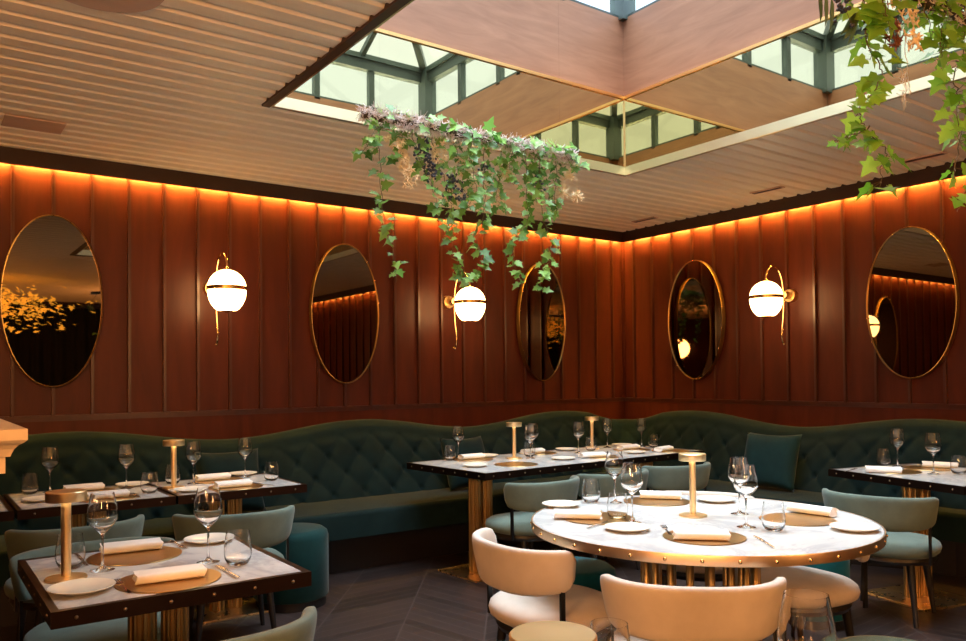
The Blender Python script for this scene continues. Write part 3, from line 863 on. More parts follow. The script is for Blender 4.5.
def proto_napkin():
    bm = bmesh.new(); L, n, m_ = 0.100, 20, 28; rows = []
    for i in range(m_+1):
        x = -L + 2*L*i/m_
        row = []
        w = 1 - 0.03*math.sin(x*31)
        for k in range(n):
            a = 2*PI*k/n; c, s = math.cos(a), math.sin(a)
            yy_ = 0.038*math.copysign(abs(c)**0.7, c)*w; zz_ = 0.018 + 0.018*math.copysign(abs(s)**0.75, s)
            if s > 0: zz_ += 0.003*math.sin(c*5+1.3)*s
            # fold crease along the near side
            if c > 0.5 and abs(s) < 0.35: yy_ -= 0.007*(1-abs(s)/0.35)
            row.append((x + 0.004*math.sin(k*0.9)*(abs(x)/L)**6, yy_, zz_))
        rows.append(row)
    V = grid_surface(bm, rows, wrap=True)
    for rg in (V[0], V[-1]):
        c = Vector((0, 0, 0))
        for v in rg: c += v.co
        c /= len(rg)
        inner = [bm.verts.new(c + (v.co-c)*0.55 + Vector((0.004 if rg is V[0] else -0.004, 0, 0))) for v in rg]
        for k in range(n): bm.faces.new((rg[k], rg[(k+1) % n], inner[(k+1) % n], inner[k]))
        bm.faces.new(inner)
    bmesh.ops.recalc_face_normals(bm, faces=bm.faces)
    return finish('napkin', bm, M_linen, None, True, auto=60)
def proto_fork():
    bm = bmesh.new()
    box(bm, -0.004, 0.004, -0.10, 0.02, 0.0015, 0.0035); box(bm, -0.006, 0.006, -0.105, -0.06, 0.001, 0.0035)
    box(bm, -0.011, 0.011, 0.02, 0.048, 0.002, 0.0045)
    for k in range(4): box(bm, -0.011+k*0.0061, -0.011+k*0.0061+0.0035, 0.048, 0.092, 0.003, 0.005)
    return finish('fork', bm, M_steel, None)
def proto_knife():
    bm = bmesh.new()
    box(bm, -0.0055, 0.0055, -0.11, -0.01, 0.0005, 0.0055, bev=0.001)
    pl = [(-0.004, -0.01), (0.006, -0.01), (0.010, 0.02), (0.010, 0.07), (0.004, 0.105), (-0.004, 0.112)]
    prism(bm, pl, 0.001, 0.003); bmesh.ops.recalc_face_normals(bm, faces=bm.faces)
    return finish('table_knife', bm, M_steel, None)
PR = {'lamp': proto_lamp(), 'wine': proto_wine(), 'tumbler': proto_tumbler(), 'plate': proto_plate(), 'mat': proto_mat(), 'napkin': proto_napkin(), 'fork': proto_fork(), 'knife': proto_knife()}
CAT = {'lamp': 'table lamp', 'wine': 'wine glass', 'tumbler': 'glass', 'plate': 'plate', 'mat': 'placemat', 'napkin': 'napkin', 'fork': 'fork', 'knife': 'knife'}
GRP = {'lamp': 'brass column table lamps', 'wine': 'stemmed wine glasses on the tables', 'tumbler': 'stemless tumblers on the tables', 'plate': 'cream side plates on the tables', 'mat': 'round gold placemats', 'napkin': 'rolled white napkins', 'fork': 'forks on the tables', 'knife': 'knives on the tables'}
seen = set()
def put(kind, x, y, label, ang=0, z=None):
    z = TT if z is None else z
    o = PR[kind]
    if kind in seen:
        o = dup(o, (x, y, z), R(ang), label, GRP[kind])
    else:
        seen.add(kind); o.location = (x, y, z); o.rotation_euler = (0, 0, R(ang)); o['label'] = label; o['group'] = GRP[kind]
    o['category'] = CAT[kind]
    return o
MZ = TT + 0.0031

#TABLEWARE
# near-left table: far place, near place
T = 'on the near-left table'
put('lamp', -6.010, -3.440, 'brass column lamp standing at the left edge of the near-left table')
put('mat', -5.760, -3.225, 'gold placemat of the far place ' + T)
put('napkin', -5.755, -3.145, 'rolled white napkin of the far place, behind the wine glass ' + T, -6, MZ)
put('plate', -5.475, -3.135, 'cream side plate of the far place, behind the right wine glass ' + T)
put('fork', -5.588, -3.14, 'fork of the far place between napkin and side plate ' + T, 180)
put('knife', -5.925, -3.185, 'knife of the far place beside the left tumbler ' + T, 180)
put('wine', -5.895, -3.385, 'wine glass right of the lamp ' + T)
put('tumbler', -5.975, -3.285, 'tumbler behind the lamp pole ' + T)
put('mat', -5.756, -3.655, 'gold placemat of the near place ' + T)
put('napkin', -5.755, -3.665, 'rolled white napkin in front, on the near placemat ' + T, -6, MZ)
put('plate', -5.996, -3.630, 'cream side plate in front of the lamp ' + T)
put('fork', -5.890, -3.655, 'fork between the front side plate and placemat ' + T, 0)
put('knife', -5.578, -3.665, 'knife at the right end of the front napkin ' + T, 0)
put('wine', -5.583, -3.485, 'wine glass at the right ' + T + ', left of the tumbler')
put('tumbler', -5.515, -3.585, 'tumbler at the right edge of the near-left table')
# left row
put('wine', -5.763, -1.190, 'left wine glass on the middle table of the left row')
put('wine', -5.385, -1.288, 'right wine glass on the middle table of the left row')
put('tumbler', -5.862, -1.190, 'left tumbler on the middle table of the left row')
put('tumbler', -5.330, -1.590, 'right tumbler on the middle table of the left row')
put('mat', -5.60, -1.29, 'gold placemat at the wall side of the middle table of the left row')
put('napkin', -5.605, -1.265, 'rolled napkin at the wall side of the middle table of the left row', 0, MZ)
put('mat', -5.555, -1.635, 'gold placemat at the near side of the middle table of the left row')
put('napkin', -5.555, -1.655, 'rolled napkin at the near side of the middle table of the left row', 0, MZ)
put('plate', -5.845, -1.52, 'cream side plate at the left of the middle table of the left row')
put('plate', -5.335, -1.20, 'cream side plate at the wall side of the middle table of the left row')
put('fork', -5.415, -1.64, 'fork right of the near napkin on the middle table of the left row', 0)
put('plate', -6.13, -1.20, 'cream side plate on the table cut off by the left edge')
put('lamp', -5.165, -1.455, 'brass column lamp on the last table of the left row')
put('wine', -5.02, -1.335, 'wine glass right behind the lamp on the last table of the left row')
put('wine', -4.670, -1.230, 'right wine glass on the last table of the left row')
put('tumbler', -5.120, -1.255, 'tumbler behind the lamp on the last table of the left row')
put('tumbler', -4.600, -1.50, 'tumbler at the right end of the left row of tables')
put('mat', -4.86, -1.27, 'gold placemat at the wall side of the last table in the left row')
put('napkin', -4.88, -1.25, 'rolled napkin at the wall side of the last table in the left row', 0, MZ)
put('mat', -4.87, -1.64, 'gold placemat at the near side of the last table in the left row')
put('napkin', -4.89, -1.655, 'rolled napkin at the near side of the last table in the left row', 0, MZ)
put('plate', -5.125, -1.655, 'cream side plate in front of the lamp on the last table of the left row')
put('plate', -4.640, -1.12 + 0.02, 'cream side plate behind the right wine glass on the last table of the left row')
put('fork', -4.715, -1.645, 'fork right of the near napkin on the last table of the left row', 20)
# round table
T = 'on the round table'
put('lamp', -3.60, -3.915, 'brass column lamp standing in the middle of the round table')
put('mat', -3.965, -3.700, 'gold placemat of the left place ' + T)
put('napkin', -4.045, -3.655, 'folded white napkin of the left place ' + T, -48, MZ)
put('plate', -3.875, -3.350, 'cream side plate at the far left ' + T)
put('plate', -4.062, -3.965, 'cream side plate left of the front fork ' + T)
put('fork', -3.945, -4.065, 'fork at the left end of the front napkin ' + T, -40)
put('knife', -4.075, -3.812, 'knife lying before the left placemat ' + T, -68)
put('wine', -3.600, -3.435, 'rear wine glass of the left cluster ' + T)
put('wine', -3.926, -3.862, 'front wine glass of the left cluster ' + T)
put('tumbler', -3.680, -3.350, 'rear tumbler of the left cluster ' + T)
put('tumbler', -3.915, -3.765, 'front tumbler of the left cluster ' + T)
put('mat', -3.405, -3.535, 'gold placemat of the far place behind the lamp ' + T)
put('napkin', -3.345, -3.500, 'rolled white napkin of the far place ' + T, -52, MZ)
put('plate', -3.185, -3.715, 'cream side plate right behind the lamp ' + T)
put('mat', -3.935, -4.245, 'gold placemat of the front place ' + T)
put('napkin', -3.990, -4.275, 'rolled white napkin of the front place ' + T, -46, MZ)
put('knife', -3.840, -4.440, 'knife right of the front napkin ' + T, -45 + 8)
put('wine', -3.400, -4.010, 'rear wine glass of the right cluster ' + T)
put('wine', -3.640, -4.220, 'front wine glass of the right cluster ' + T)
put('tumbler', -3.615, -4.330, 'tumbler of the right cluster ' + T)
put('mat', -3.330, -4.250, 'gold placemat of the right place ' + T)
put('napkin', -3.165, -4.215, 'rolled white napkin of the right place ' + T, -86, MZ)
put('plate', -3.360, -4.520, 'cream side plate at the right edge ' + T)
# long corner table
T = 'on the long corner table'
put('lamp', -2.66, -1.43, 'brass column lamp, the left one ' + T)
put('lamp', -1.66, -1.23, 'brass column lamp, the right one ' + T)
for x, y, l in ((-3.004, -1.18, 'leftmost wine glass '), (-2.55, -1.49, 'wine glass just right of the left lamp '), (-2.37, -1.30, 'second wine glass right of the left lamp '), (-1.99, -1.42, 'wine glass left of the right lamp '), (-1.46, -1.21, 'wine glass just right of the right lamp '), (-1.17, -1.34, 'rightmost wine glass ')):
    put('wine', x, y, l + T)
for x, y, l in ((-3.098, -1.21, 'leftmost tumbler '), (-2.47, -1.38, 'tumbler right beside the left lamp '), (-1.78, -1.34, 'tumbler left beside the right lamp '), (-1.15, -1.46, 'rightmost tumbler ')):
    put('tumbler', x, y, l + T)
for x, y, l in ((-3.20, -1.68, 'cream side plate at the left front '), (-2.73, -1.17, 'cream side plate behind the left lamp '), (-2.42, -1.72, 'cream side plate at the front middle '), (-1.90, -1.17, 'cream side plate behind, left of the right lamp '), (-1.24, -1.17, 'cream side plate at the far right '), (-1.66, -1.72, 'cream side plate at the front right ')):
    put('plate', x, y, l + T)
for x, y, a, l in ((-2.93, -1.25, 0, 'left end'), (-2.30, -1.37 + .16, 0, 'middle, wall side'), (-2.16, -1.76, -16, 'middle, near side'), (-1.46, -1.46, 0, 'right of the right lamp'), (-1.36, -1.76, 14, 'right end, near side')):
    put('napkin', x, y, 'rolled white napkin ' + T + ', ' + l, a, MZ)
for x, y, l in ((-2.93, -1.27, 'left end under a napkin'), (-2.90, -1.76, 'left front, bare'), (-2.24, -1.20, 'middle, wall side'), (-2.06, -1.77, 'middle, near side'), (-1.46, -1.50, 'right of the right lamp'), (-1.30, -1.78, 'right end, near side')):
    put('mat', x, y, 'gold placemat ' + T + ', ' + l)
# right table
T = 'on the right-hand marble table'
put('wine', -1.050, -3.52, 'left wine glass ' + T)
put('wine', -1.293, -3.863, 'right wine glass ' + T)
put('tumbler', -1.06, -3.43, 'left tumbler ' + T)
put('tumbler', -1.16, -3.95, 'right tumbler ' + T)
put('mat', -1.33, -3.64, 'gold placemat of the near place ' + T)
put('napkin', -1.46, -3.64, 'folded napkin of the near place ' + T, -62, MZ)
put('mat', -1.00, -3.70, 'gold placemat of the wall side place ' + T)
put('napkin', -0.94, -3.74, 'folded napkin of the wall side place ' + T, -72, MZ)
put('fork', -1.48, -3.44, 'fork left of the near napkin ' + T, -80)
# foreground table
put('lamp', -5.715, -5.432, 'brass column lamp in the foreground, only its top in the photo')
put('tumbler', -5.245, -5.04 - .02, 'tumbler in the foreground beside the lamp top')
put('wine', -5.195, -5.475, 'wine glass rim in the foreground at the bottom edge')

# ------------------------------------------------------------------ stone counter at the left
def counter():
    t = thing('service_counter', 'cream stone counter corner with ogee edge at the left border of the photo', 'counter')
    bm = bmesh.new(); xr, yf = -6.197, -4.196; zt = 1.264
    prof = [(0.0, 0.0), (0.0, -0.024), (-0.006, -0.030), (-0.016, -0.036), (-0.024, -0.045), (-0.029, -0.056), (-0.031, -0.062), (-0.040, -0.062), (-0.040, -0.10)]
    A, B = [], []
    def loop(o, dz):
        return [(xr+o, -3.3-o, zt+dz), (xr+o, yf-o, zt+dz), (-6.9, yf-o, zt+dz), (-6.9, -3.3-o, zt+dz)]
    rows = [loop(o, dz) for o, dz in prof]
    V = grid_surface(bm, rows, wrap=True); bm.faces.new(V[0])
    bmesh.ops.recalc_face_normals(bm, faces=bm.faces)
    finish('counter_top', bm, M_stone, t)
    bm = bmesh.new(); box(bm, -6.86, xr-0.06, yf+0.06, -3.36, 0, zt-0.09); finish('counter_body', bm, M_batten, t)
counter()

# ------------------------------------------------------------------ hanging garlands
rnd = random.Random(7)
LEAF = [(0.0, 0.0), (0.16, -0.10), (0.42, -0.02), (0.30, 0.22), (0.56, 0.42), (0.26, 0.50), (0.16, 0.72), (0.0, 1.0)]
def ivy_leaf(bm, base, d, up, size, mi=0):
    """lobed leaf starting at base, pointing along d, folded on the midrib"""
    d = Vector(d).normalized(); s = d.cross(Vector(up))
    if s.length < 1e-3: s = d.orthogonal()
    s.normalize(); n = s.cross(d)
    base = Vector(base)
    mid = [bm.verts.new(base + d*size*q + n*size*(-0.05*q*q)) for q in (0.0, 0.35, 0.68, 1.0)]
    for sg in (1, -1):
        pts = [bm.verts.new(base + (s*sg*x + d*y + n*(0.16*x - 0.05*y*y))*size) for x, y in LEAF[1:-1]]
        fs = [(mid[0], pts[0], pts[1]), (mid[0], pts[1], pts[2], mid[1]), (mid[1], pts[2], pts[3], pts[4]), (mid[1], pts[4], mid[2]), (mid[2], pts[4], pts[5]), (mid[2], pts[5], mid[3])]
        for f in fs:
            ff = bm.faces.new(f if sg > 0 else f[::-1]); ff.material_index = mi; ff.smooth = True
def narrow_leaf(bm, base, d, up, size, mi=0):
    d = Vector(d).normalized(); s = d.cross(Vector(up)); s = s.normalized() if s.length > 1e-3 else d.orthogonal().normalized(); n = s.cross(d); base = Vector(base)
    L = [bm.verts.new(base + d*size*q) for q in (0, 0.35, 0.7, 1.0)]
    for sg in (1, -1):
        P = [bm.verts.new(base + (d*q + s*sg*w + n*0.05)*size) for q, w in ((0.2, 0.10), (0.5, 0.13), (0.8, 0.07))]
        for f in ((L[0], P[0], L[1]), (L[1], P[0], P[1]), (L[1], P[1], L[2]), (L[2], P[1], P[2]), (L[2], P[2], L[3])):
            ff = bm.faces.new(f if sg > 0 else f[::-1]); ff.material_index = mi
def densify(P, k=5, jit=0.01):
    out = []
    for i in range(len(P)-1):
        a, b = Vector(P[i]), Vector(P[i+1])
        p0 = Vector(P[max(i-1, 0)]); p3 = Vector(P[min(i+2, len(P)-1)])
        for q in range(k):
            u = q/k
            v = 0.5*((2*a) + (b-p0)*u + (2*p0-5*a+4*b-p3)*u*u + (-p0+3*a-3*b+p3)*u**3)
            out.append(v + Vector((rnd.uniform(-jit, jit), rnd.uniform(-jit, jit), rnd.uniform(-jit, jit))))
    out.append(Vector(P[-1]))
    return out
def vine(parent, P, size, dens, mats, jit=0.008, spread=0.03):
    bm = bmesh.new(); pts = densify(P, 6, jit)
    tube(bm, pts, 0.0022, 5, 1, taper=0.001)
    for i in range(len(pts)-1):
        L = (pts[i+1]-pts[i]).length
        cnt = L*dens; c = int(cnt) + (1 if rnd.random() < cnt-int(cnt) else 0)
        for _ in range(c):
            b = pts[i].lerp(pts[i+1], rnd.random())
            th = rnd.uniform(0, 2*PI)
            o = Vector((math.cos(th), math.sin(th), rnd.uniform(-0.4, 0.5)))
            tip = b + o*rnd.uniform(0.2, 1.0)*spread
            tube(bm, [b, tip], 0.0009, 3, 1, cap=False)
            d = Vector((o.x*0.7, o.y*0.7, rnd.uniform(-1.0, 0.15)))
            up = Vector((o.x*0.5-0.35+rnd.uniform(-.5, .5), o.y*0.5-0.75+rnd.uniform(-.5, .5), rnd.uniform(0.1, 0.8)))
            sidev = d.cross(up)
            if sidev.length < 1e-3: continue
            ivy_leaf(bm, tip, d, up, size*rnd.uniform(0.55, 1.15), 0)
    return finish('ivy_vine', bm, [mats, M_stem], parent)
def berries(parent, c, r, n, br=0.006, label=None):
    bm = bmesh.new(); c = Vector(c)
    for _ in range(n):
        p = c + Vector((rnd.gauss(0, .45)*r, rnd.gauss(0, .45)*r, rnd.gauss(0, .8)*r))
        sph(bm, p, br*rnd.uniform(0.8, 1.2), 1); tube(bm, [p, c + (p-c)*0.3], 0.0008, 3, 1, cap=False)
    return finish('berry_cluster', bm, [M_berry, M_stem], parent, True)
def seedhead(parent, c, r, m=None):
    bm = bmesh.new(); c = Vector(c); sph(bm, c, r*0.3, 1)
    for _ in range(90):
        d = Vector((rnd.gauss(0, 1), rnd.gauss(0, 1), rnd.gauss(0, 1))).normalized()
        tube(bm, [c, c+d*r*rnd.uniform(0.8, 1.05)], 0.0014, 3, 0, cap=False)
    tube(bm, [c, c+Vector((0, 0, r*2.5))], 0.001, 4)
    return finish('dried_seed_head', bm, m or M_straw, parent)
def blossoms(parent, P, r, n, br=0.012, m=None):
    bm = bmesh.new(); pts = densify(P, 5, 0.004); tube(bm, pts, 0.0015, 4)
    for _ in range(n):
        b = rnd.choice(pts) + Vector((rnd.gauss(0, r), rnd.gauss(0, r), rnd.gauss(0, r)))
        for k in range(6):
            a = 2*PI*k/6+rnd.random(); d = Vector((math.cos(a), rnd.uniform(-.6, .6), math.sin(a)))
            narrow_leaf(bm, b, d, (rnd.random(), 1, 0.2), br*1.3)
        sph(bm, b, br*0.35, 1)
    return finish('dried_flowers', bm, m or M_straw, parent)
def branch(parent, a, b, r=0.016, fuzz=900, fl=0.03):
    a, b = Vector(a), Vector(b); P = []
    for i in range(13):
        p = a.lerp(b, i/12) + Vector((0, rnd.uniform(-.01, .01), rnd.uniform(-.012, .012))); P.append(p)
    bm = bmesh.new(); tube(bm, P, r, 8); finish('branch', bm, M_twig, parent, True)
    bm = bmesh.new()
    for _ in range(fuzz):
        p = a.lerp(b, rnd.random()); th = rnd.uniform(0, 2*PI); L = fl*rnd.uniform(0.4, 1.3)
        d = Vector((rnd.uniform(-.8, .8), math.cos(th), math.sin(th))).normalized()
        q = p + d*(r*0.8); w = q + d*L*0.5 + Vector((rnd.uniform(-1, 1), rnd.uniform(-1, 1), rnd.uniform(-1, 1)))*L*0.25
        e = w + d*L*0.4 + Vector((rnd.uniform(-1, 1), rnd.uniform(-1, 1), rnd.uniform(-1, 1)))*L*0.4
        tube(bm, [q, w, e], 0.0022, 3, 0, taper=0.0008, cap=False)
        w2 = w + Vector((rnd.uniform(-1, 1), rnd.uniform(-1, 1), rnd.uniform(-1, 1)))*L*0.6
        tube(bm, [w, w2], 0.0016, 3, 0, cap=False)
    o = finish('lichen', bm, M_lichen, parent); o['kind'] = 'stuff'
g = thing('hanging_garland', 'lichen-covered branch with trailing ivy, berries and dried flowers hanging under the roof opening', 'garland', (0, 0, 0))
branch(g, (-4.534, -2.600, 2.727), (-3.073, -2.600, 2.720), 0.018, 2200, 0.042)
vine(g, [(-4.432, -2.560, 2.741), (-4.416, -2.560, 2.618), (-4.405, -2.560, 2.435), (-4.395, -2.560, 2.231), (-4.348, -2.560, 2.131), (-4.331, -2.560, 2.027), (-4.320, -2.560, 1.874)], 0.062, 42, M_ivy)
vine(g, [(-4.418, -2.620, 2.717), (-4.488, -2.620, 2.617), (-4.535, -2.620, 2.532), (-4.557, -2.620, 2.513)], 0.062, 67, M_ivy)
vine(g, [(-4.239, -2.580, 2.728), (-4.184, -2.580, 2.570), (-4.085, -2.580, 2.367), (-4.067, -2.580, 2.226)], 0.062, 58, M_ivy)
vine(g, [(-4.094, -2.550, 2.740), (-4.051, -2.550, 2.570), (-3.980, -2.550, 2.414), (-3.955, -2.550, 2.277), (-3.975, -2.550, 2.185), (-3.937, -2.550, 2.061), (-3.897, -2.550, 1.957), (-3.830, -2.550, 1.888)], 0.062, 58, M_ivy)
vine(g, [(-3.752, -2.600, 2.730), (-3.768, -2.600, 2.488), (-3.771, -2.600, 2.289), (-3.814, -2.600, 2.154), (-3.795, -2.600, 2.021), (-3.871, -2.600, 1.892)], 0.062, 54, M_ivy)
vine(g, [(-3.451, -2.560, 2.743), (-3.431, -2.560, 2.495), (-3.426, -2.560, 2.298), (-3.503, -2.560, 2.196), (-3.534, -2.560, 2.093), (-3.506, -2.560, 1.983), (-3.462, -2.560, 1.915)], 0.062, 63, M_ivy)
vine(g, [(-3.363, -2.620, 2.719), (-3.373, -2.620, 2.490), (-3.330, -2.620, 2.263), (-3.277, -2.620, 2.130), (-3.365, -2.620, 1.986), (-3.382, -2.620, 1.878)], 0.062, 73, M_ivy)
vine(g, [(-3.592, -2.550, 2.757), (-3.616, -2.550, 2.607), (-3.640, -2.550, 2.399), (-3.583, -2.550, 2.342)], 0.062, 78, M_ivy)
vine(g, [(-3.185, -2.560, 2.737), (-3.196, -2.560, 2.526), (-3.230, -2.560, 2.356)], 0.062, 87, M_ivy)
vine(g, [(-3.877, -2.640, 2.716), (-3.892, -2.640, 2.574), (-3.853, -2.640, 2.412), (-3.922, -2.640, 2.293)], 0.062, 87, M_ivy)
vine(g, [(-4.313, -2.550, 2.744), (-4.271, -2.550, 2.644), (-4.297, -2.550, 2.533)], 0.062, 78, M_ivy)
vine(g, [(-3.373, -2.530, 2.756), (-3.328, -2.530, 2.624), (-3.362, -2.530, 2.437)], 0.062, 87, M_ivy)
vine(g, [(-3.963, -2.550, 2.740), (-3.911, -2.550, 2.591), (-3.933, -2.550, 2.448)], 0.062, 78, M_ivy)
vine(g, [(-3.527, -2.580, 2.743), (-3.566, -2.580, 2.608), (-3.538, -2.580, 2.494)], 0.062, 78, M_ivy)
vine(g, [(-3.195, -2.600, 2.738), (-3.098, -2.600, 2.704), (-3.015, -2.600, 2.666)], 0.062, 67, M_ivy)
vine(g, [(-4.397, -2.560, 2.742), (-4.227, -2.560, 2.746), (-4.036, -2.560, 2.748), (-3.834, -2.560, 2.749)], 0.065, 67, M_ivy, 0.02, 0.05)
vine(g, [(-3.834, -2.560, 2.737), (-3.622, -2.560, 2.738), (-3.398, -2.560, 2.727), (-3.095, -2.560, 2.726)], 0.065, 94, M_ivy, 0.02, 0.06)
for q in range(44):
    u = rnd.random(); b = Vector((-4.46+1.36*u, -2.6-0.02+rnd.uniform(-.05, .03), 2.735+rnd.uniform(-.035, .045)))
    if q == 0: bm = bmesh.new()
    ivy_leaf(bm, b, (rnd.uniform(-1, 1), -0.6, rnd.uniform(-1, .6)), (rnd.uniform(-.3, .3), -1, 0.6), rnd.uniform(.045, .085))
finish('ivy_cover', bm, M_ivy, g)['kind'] = 'stuff'
blossoms(g, [(-4.326, -2.540, 2.670), (-4.278, -2.540, 2.592), (-4.230, -2.540, 2.502), (-4.205, -2.540, 2.430)], 0.02, 60, 0.020)
seedhead(g, (-3.580, -2.560, 2.563), 0.050)
seedhead(g, (-3.088, -2.560, 2.614), 0.050)
seedhead(g, (-3.139, -2.560, 2.508), 0.050)
seedhead(g, (-3.023, -2.560, 2.498), 0.050)
blossoms(g, [(-4.050, -2.560, 2.646), (-4.050, -2.560, 2.568)], 0.022, 18, 0.020)
blossoms(g, [(-3.884, -2.560, 2.593), (-3.885, -2.560, 2.514)], 0.022, 18, 0.020)
blossoms(g, [(-3.836, -2.560, 2.555), (-3.837, -2.560, 2.475)], 0.022, 18, 0.020)
berries(g, (-4.134, -2.540, 2.604), 0.050, 60, 0.0085)
berries(g, (-4.084, -2.540, 2.512), 0.050, 50, 0.0085)
berries(g, (-3.946, -2.540, 2.442), 0.050, 45, 0.0085)
berries(g, (-3.866, -2.540, 2.385), 0.040, 45, 0.0085)
berries(g, (-3.322, -2.540, 2.550), 0.045, 40, 0.0085)
berries(g, (-3.724, -2.540, 2.564), 0.030, 25, 0.0085)
for sx_ in (-4.430, -3.196):
    bm = bmesh.new(); tube(bm, [(sx_, -2.6, 2.73), (sx_, -2.6, 4.72)], 0.0002, 3); finish('hanging_wire', bm, M_blackm, g)
g = thing('hanging_garland', 'near garland of pale green ivy and dried flowers hanging in from the top right corner', 'garland', (0, 0, 0))
branch(g, (-4.50, -5.1, 2.50), (-3.30, -5.1, 2.50), 0.016, 500, 0.03)
vine(g, [(-4.291, -5.100, 2.480), (-4.289, -5.100, 2.398), (-4.262, -5.100, 2.279), (-4.226, -5.100, 2.251), (-4.207, -5.100, 2.196), (-4.294, -5.100, 2.112), (-4.311, -5.100, 2.070), (-4.271, -5.100, 2.030), (-4.182, -5.100, 1.998), (-4.217, -5.100, 1.916), (-4.218, -5.100, 1.877)], 0.062, 57, M_ivy2, 0.006, 0.035)
vine(g, [(-3.850, -5.120, 2.601), (-3.855, -5.120, 2.486), (-3.885, -5.120, 2.377), (-3.888, -5.120, 2.322)], 0.066, 93, M_ivy2, 0.006, 0.035)
vine(g, [(-3.683, -5.080, 2.375), (-3.707, -5.080, 2.299), (-3.690, -5.080, 2.235), (-3.694, -5.080, 2.147), (-3.661, -5.080, 2.094)], 0.060, 89, M_ivy2, 0.006, 0.035)
vine(g, [(-3.636, -5.080, 2.190), (-3.712, -5.080, 2.048), (-3.735, -5.080, 1.987)], 0.055, 30, M_ivy2, 0.006, 0.035)
vine(g, [(-3.427, -5.050, 2.132), (-3.576, -5.050, 1.976), (-3.643, -5.050, 1.895)], 0.055, 30, M_ivy2, 0.006, 0.035)
vine(g, [(-4.265, -5.100, 2.048), (-4.378, -5.100, 2.004), (-4.446, -5.100, 1.982)], 0.045, 44, M_ivy2, 0.006, 0.035)
vine(g, [(-4.292, -5.150, 2.459), (-4.275, -5.150, 2.355), (-4.234, -5.150, 2.310)], 0.062, 79, M_ivy2, 0.006, 0.035)
vine(g, [(-3.995, -5.100, 2.567), (-3.938, -5.100, 2.462), (-3.898, -5.100, 2.396)], 0.066, 89, M_ivy2, 0.006, 0.035)
vine(g, [(-3.647, -5.100, 2.669), (-3.667, -5.100, 2.533), (-3.688, -5.100, 2.367)], 0.066, 98, M_ivy2, 0.006, 0.035)
vine(g, [(-3.613, -5.150, 2.625), (-3.551, -5.150, 2.382), (-3.605, -5.150, 2.048)], 0.060, 67, M_ivy2, 0.006, 0.035)
vine(g, [(-4.200, -5.050, 2.499), (-4.183, -5.050, 2.373), (-4.165, -5.050, 2.276)], 0.060, 75, M_ivy2, 0.006, 0.035)
blossoms(g, [(-4.155, -5.100, 2.434), (-4.136, -5.100, 2.353), (-4.114, -5.100, 2.323)], 0.014, 16, 0.016, M_rust)
blossoms(g, [(-4.058, -5.100, 2.445), (-4.008, -5.100, 2.384), (-4.022, -5.100, 2.327)], 0.016, 22, 0.016)
berries(g, (-4.415, -5.100, 2.353), 0.018, 9, 0.0065)
berries(g, (-4.381, -5.100, 2.351), 0.018, 9, 0.0065)
berries(g, (-3.694, -5.100, 2.545), 0.018, 9, 0.0065)
berries(g, (-3.709, -5.100, 2.522), 0.018, 9, 0.0065)
bm = bmesh.new()
for q in range(3): narrow_leaf(bm, (-4.541 + 0.03*q, -5.12, 2.353 - 0.004*q), (0.25-0.1*q, 0.1, -1), (0, -1, 0.2), 0.085)
for q in range(3): narrow_leaf(bm, (-4.316, -5.100, 2.357), (-0.9+0.3*q, 0.2, -1), (0.2, -1, 0.2), 0.10)
tube(bm, [(-4.42, -5.12, 2.50), (-4.523, -5.120, 2.347)], 0.002, 4)
finish('narrow_leaf_spray', bm, M_eu, g)
bm = bmesh.new(); pts = densify([(-4.062, -5.100, 2.341), (-4.060, -5.100, 2.254), (-4.069, -5.100, 2.164)], 5, 0.004); tube(bm, pts, 0.0011, 4)
for q in range(34):
    b = pts[rnd.randrange(len(pts)//2, len(pts))]; e = b + Vector((rnd.uniform(-.05, .05), rnd.uniform(-.02, .02), rnd.uniform(-.05, .02))); tube(bm, [b, b.lerp(e, .5)+Vector((0, 0, rnd.uniform(-.01, .01))), e], 0.0009, 3, cap=False)
finish('lichen_strand', bm, M_linen, g)
for sx_ in (-4.4, -3.5):
    bm = bmesh.new(); tube(bm, [(sx_, -5.1, 2.50), (sx_, -5.1, 2.945)], 0.0008, 4); finish('hanging_wire', bm, M_blackm, g)

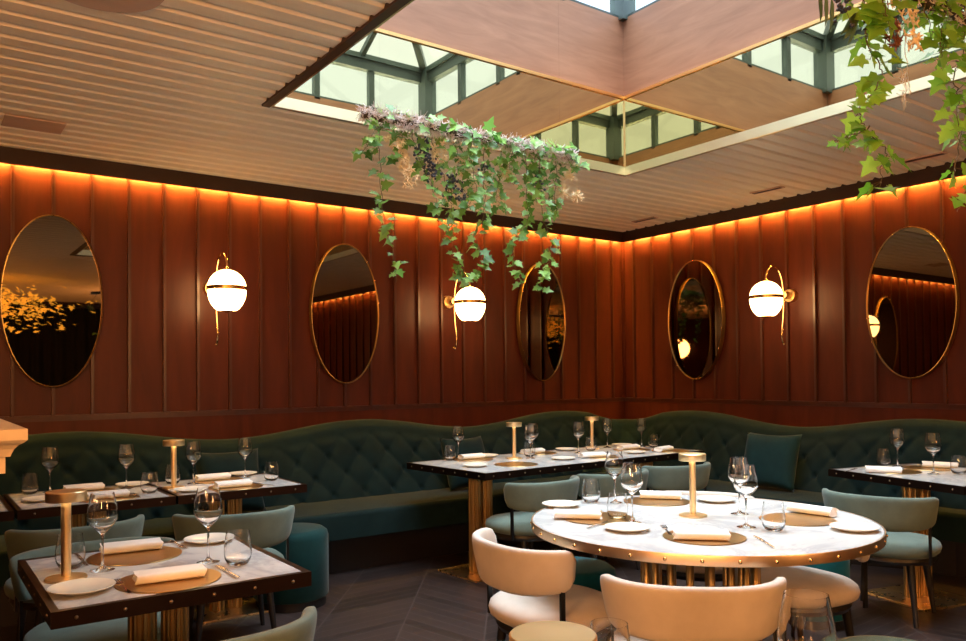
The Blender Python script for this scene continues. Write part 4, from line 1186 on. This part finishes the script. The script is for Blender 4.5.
# ------------------------------------------------------------------ room behind the camera, seen in the mirrors
def back_room():
    t = thing('curtain', 'black curtain at the far end of the room, seen only in the mirrors', 'curtain')
    bm = bmesh.new(); rows = [[], []]
    for i in range(161):
        x = -9.0 + 6.6*i/160; y = YB+0.12+0.05*math.sin(i*1.3)
        rows[0].append((x, y, 0.02)); rows[1].append((x, y, Z1-0.12))
    grid_surface(bm, rows); finish('drape', bm, M_curtain, t, True)
    bm = bmesh.new(); box(bm, -9.1, -2.3, YB+0.05, YB+0.19, Z1-0.12, Z1-0.08); finish('curtain_rail', bm, M_blackm, t)
back_room()
M_gleaf = emis('lit_golden_foliage', (1.0, 0.55, 0.06, 1), 1.6)
def gold_tree(c, label):
    bm = bmesh.new(); rr = random.Random(3)
    for _ in range(760):
        p = Vector((c[0]+rr.gauss(0, .6), c[1]+rr.gauss(0, .3), c[2]+rr.gauss(0, .17)))
        d = Vector((rr.uniform(-1, 1), rr.uniform(-1, 1), rr.uniform(-.6, .6)))
        ivy_leaf(bm, p, d, (0.1, 0.3, 1), rr.uniform(.05, .10))
    o = finish('foliage_pendant', bm, M_gleaf); tag(o, label, 'pendant light'); o['kind'] = 'stuff'
    return o
gold_tree((-5.6, -7.9, 2.52), 'glowing golden foliage hanging from the ceiling, seen in the far-left oval mirror')
t = thing('exit_sign', 'small dark green sign with a pale down arrow, seen in the far-left oval mirror', 'sign', (-5.75, -6.9, 2.72))
bm = bmesh.new(); box(bm, -0.13, 0.13, -0.015, 0.015, -0.07, 0.07); finish('sign_box', bm, plain('sign_green', (0.01, 0.05, 0.03, 1)), t)
bm = bmesh.new(); box(bm, -0.012, 0.012, 0.0155, 0.018, -0.02, 0.045); prism(bm, [(-0.0, 0), (0.0, 0.001), (0.001, 0)], 0, 0.0001)
bm.free(); bm = bmesh.new()
P = [(-0.010, 0.045), (0.010, 0.045), (0.010, 0.0), (0.035, 0.0), (0.0, -0.045), (-0.035, 0.0), (-0.010, 0.0)]
f = [bm.verts.new((x, 0.0165, z)) for x, z in P]; bm.faces.new(f); g = [bm.verts.new((x, 0.0155, z)) for x, z in P]; bm.faces.new(g[::-1])
for k in range(7): bm.faces.new((f[k], g[k], g[(k+1) % 7], f[(k+1) % 7]))
finish('arrow', bm, plain('sign_white', (0.5, 0.6, 0.55, 1)), t)
bm = bmesh.new(); box(bm, -0.004, 0.004, -0.004, 0.004, 0.07, 0.22); finish('hanger', bm, M_blackm, t)
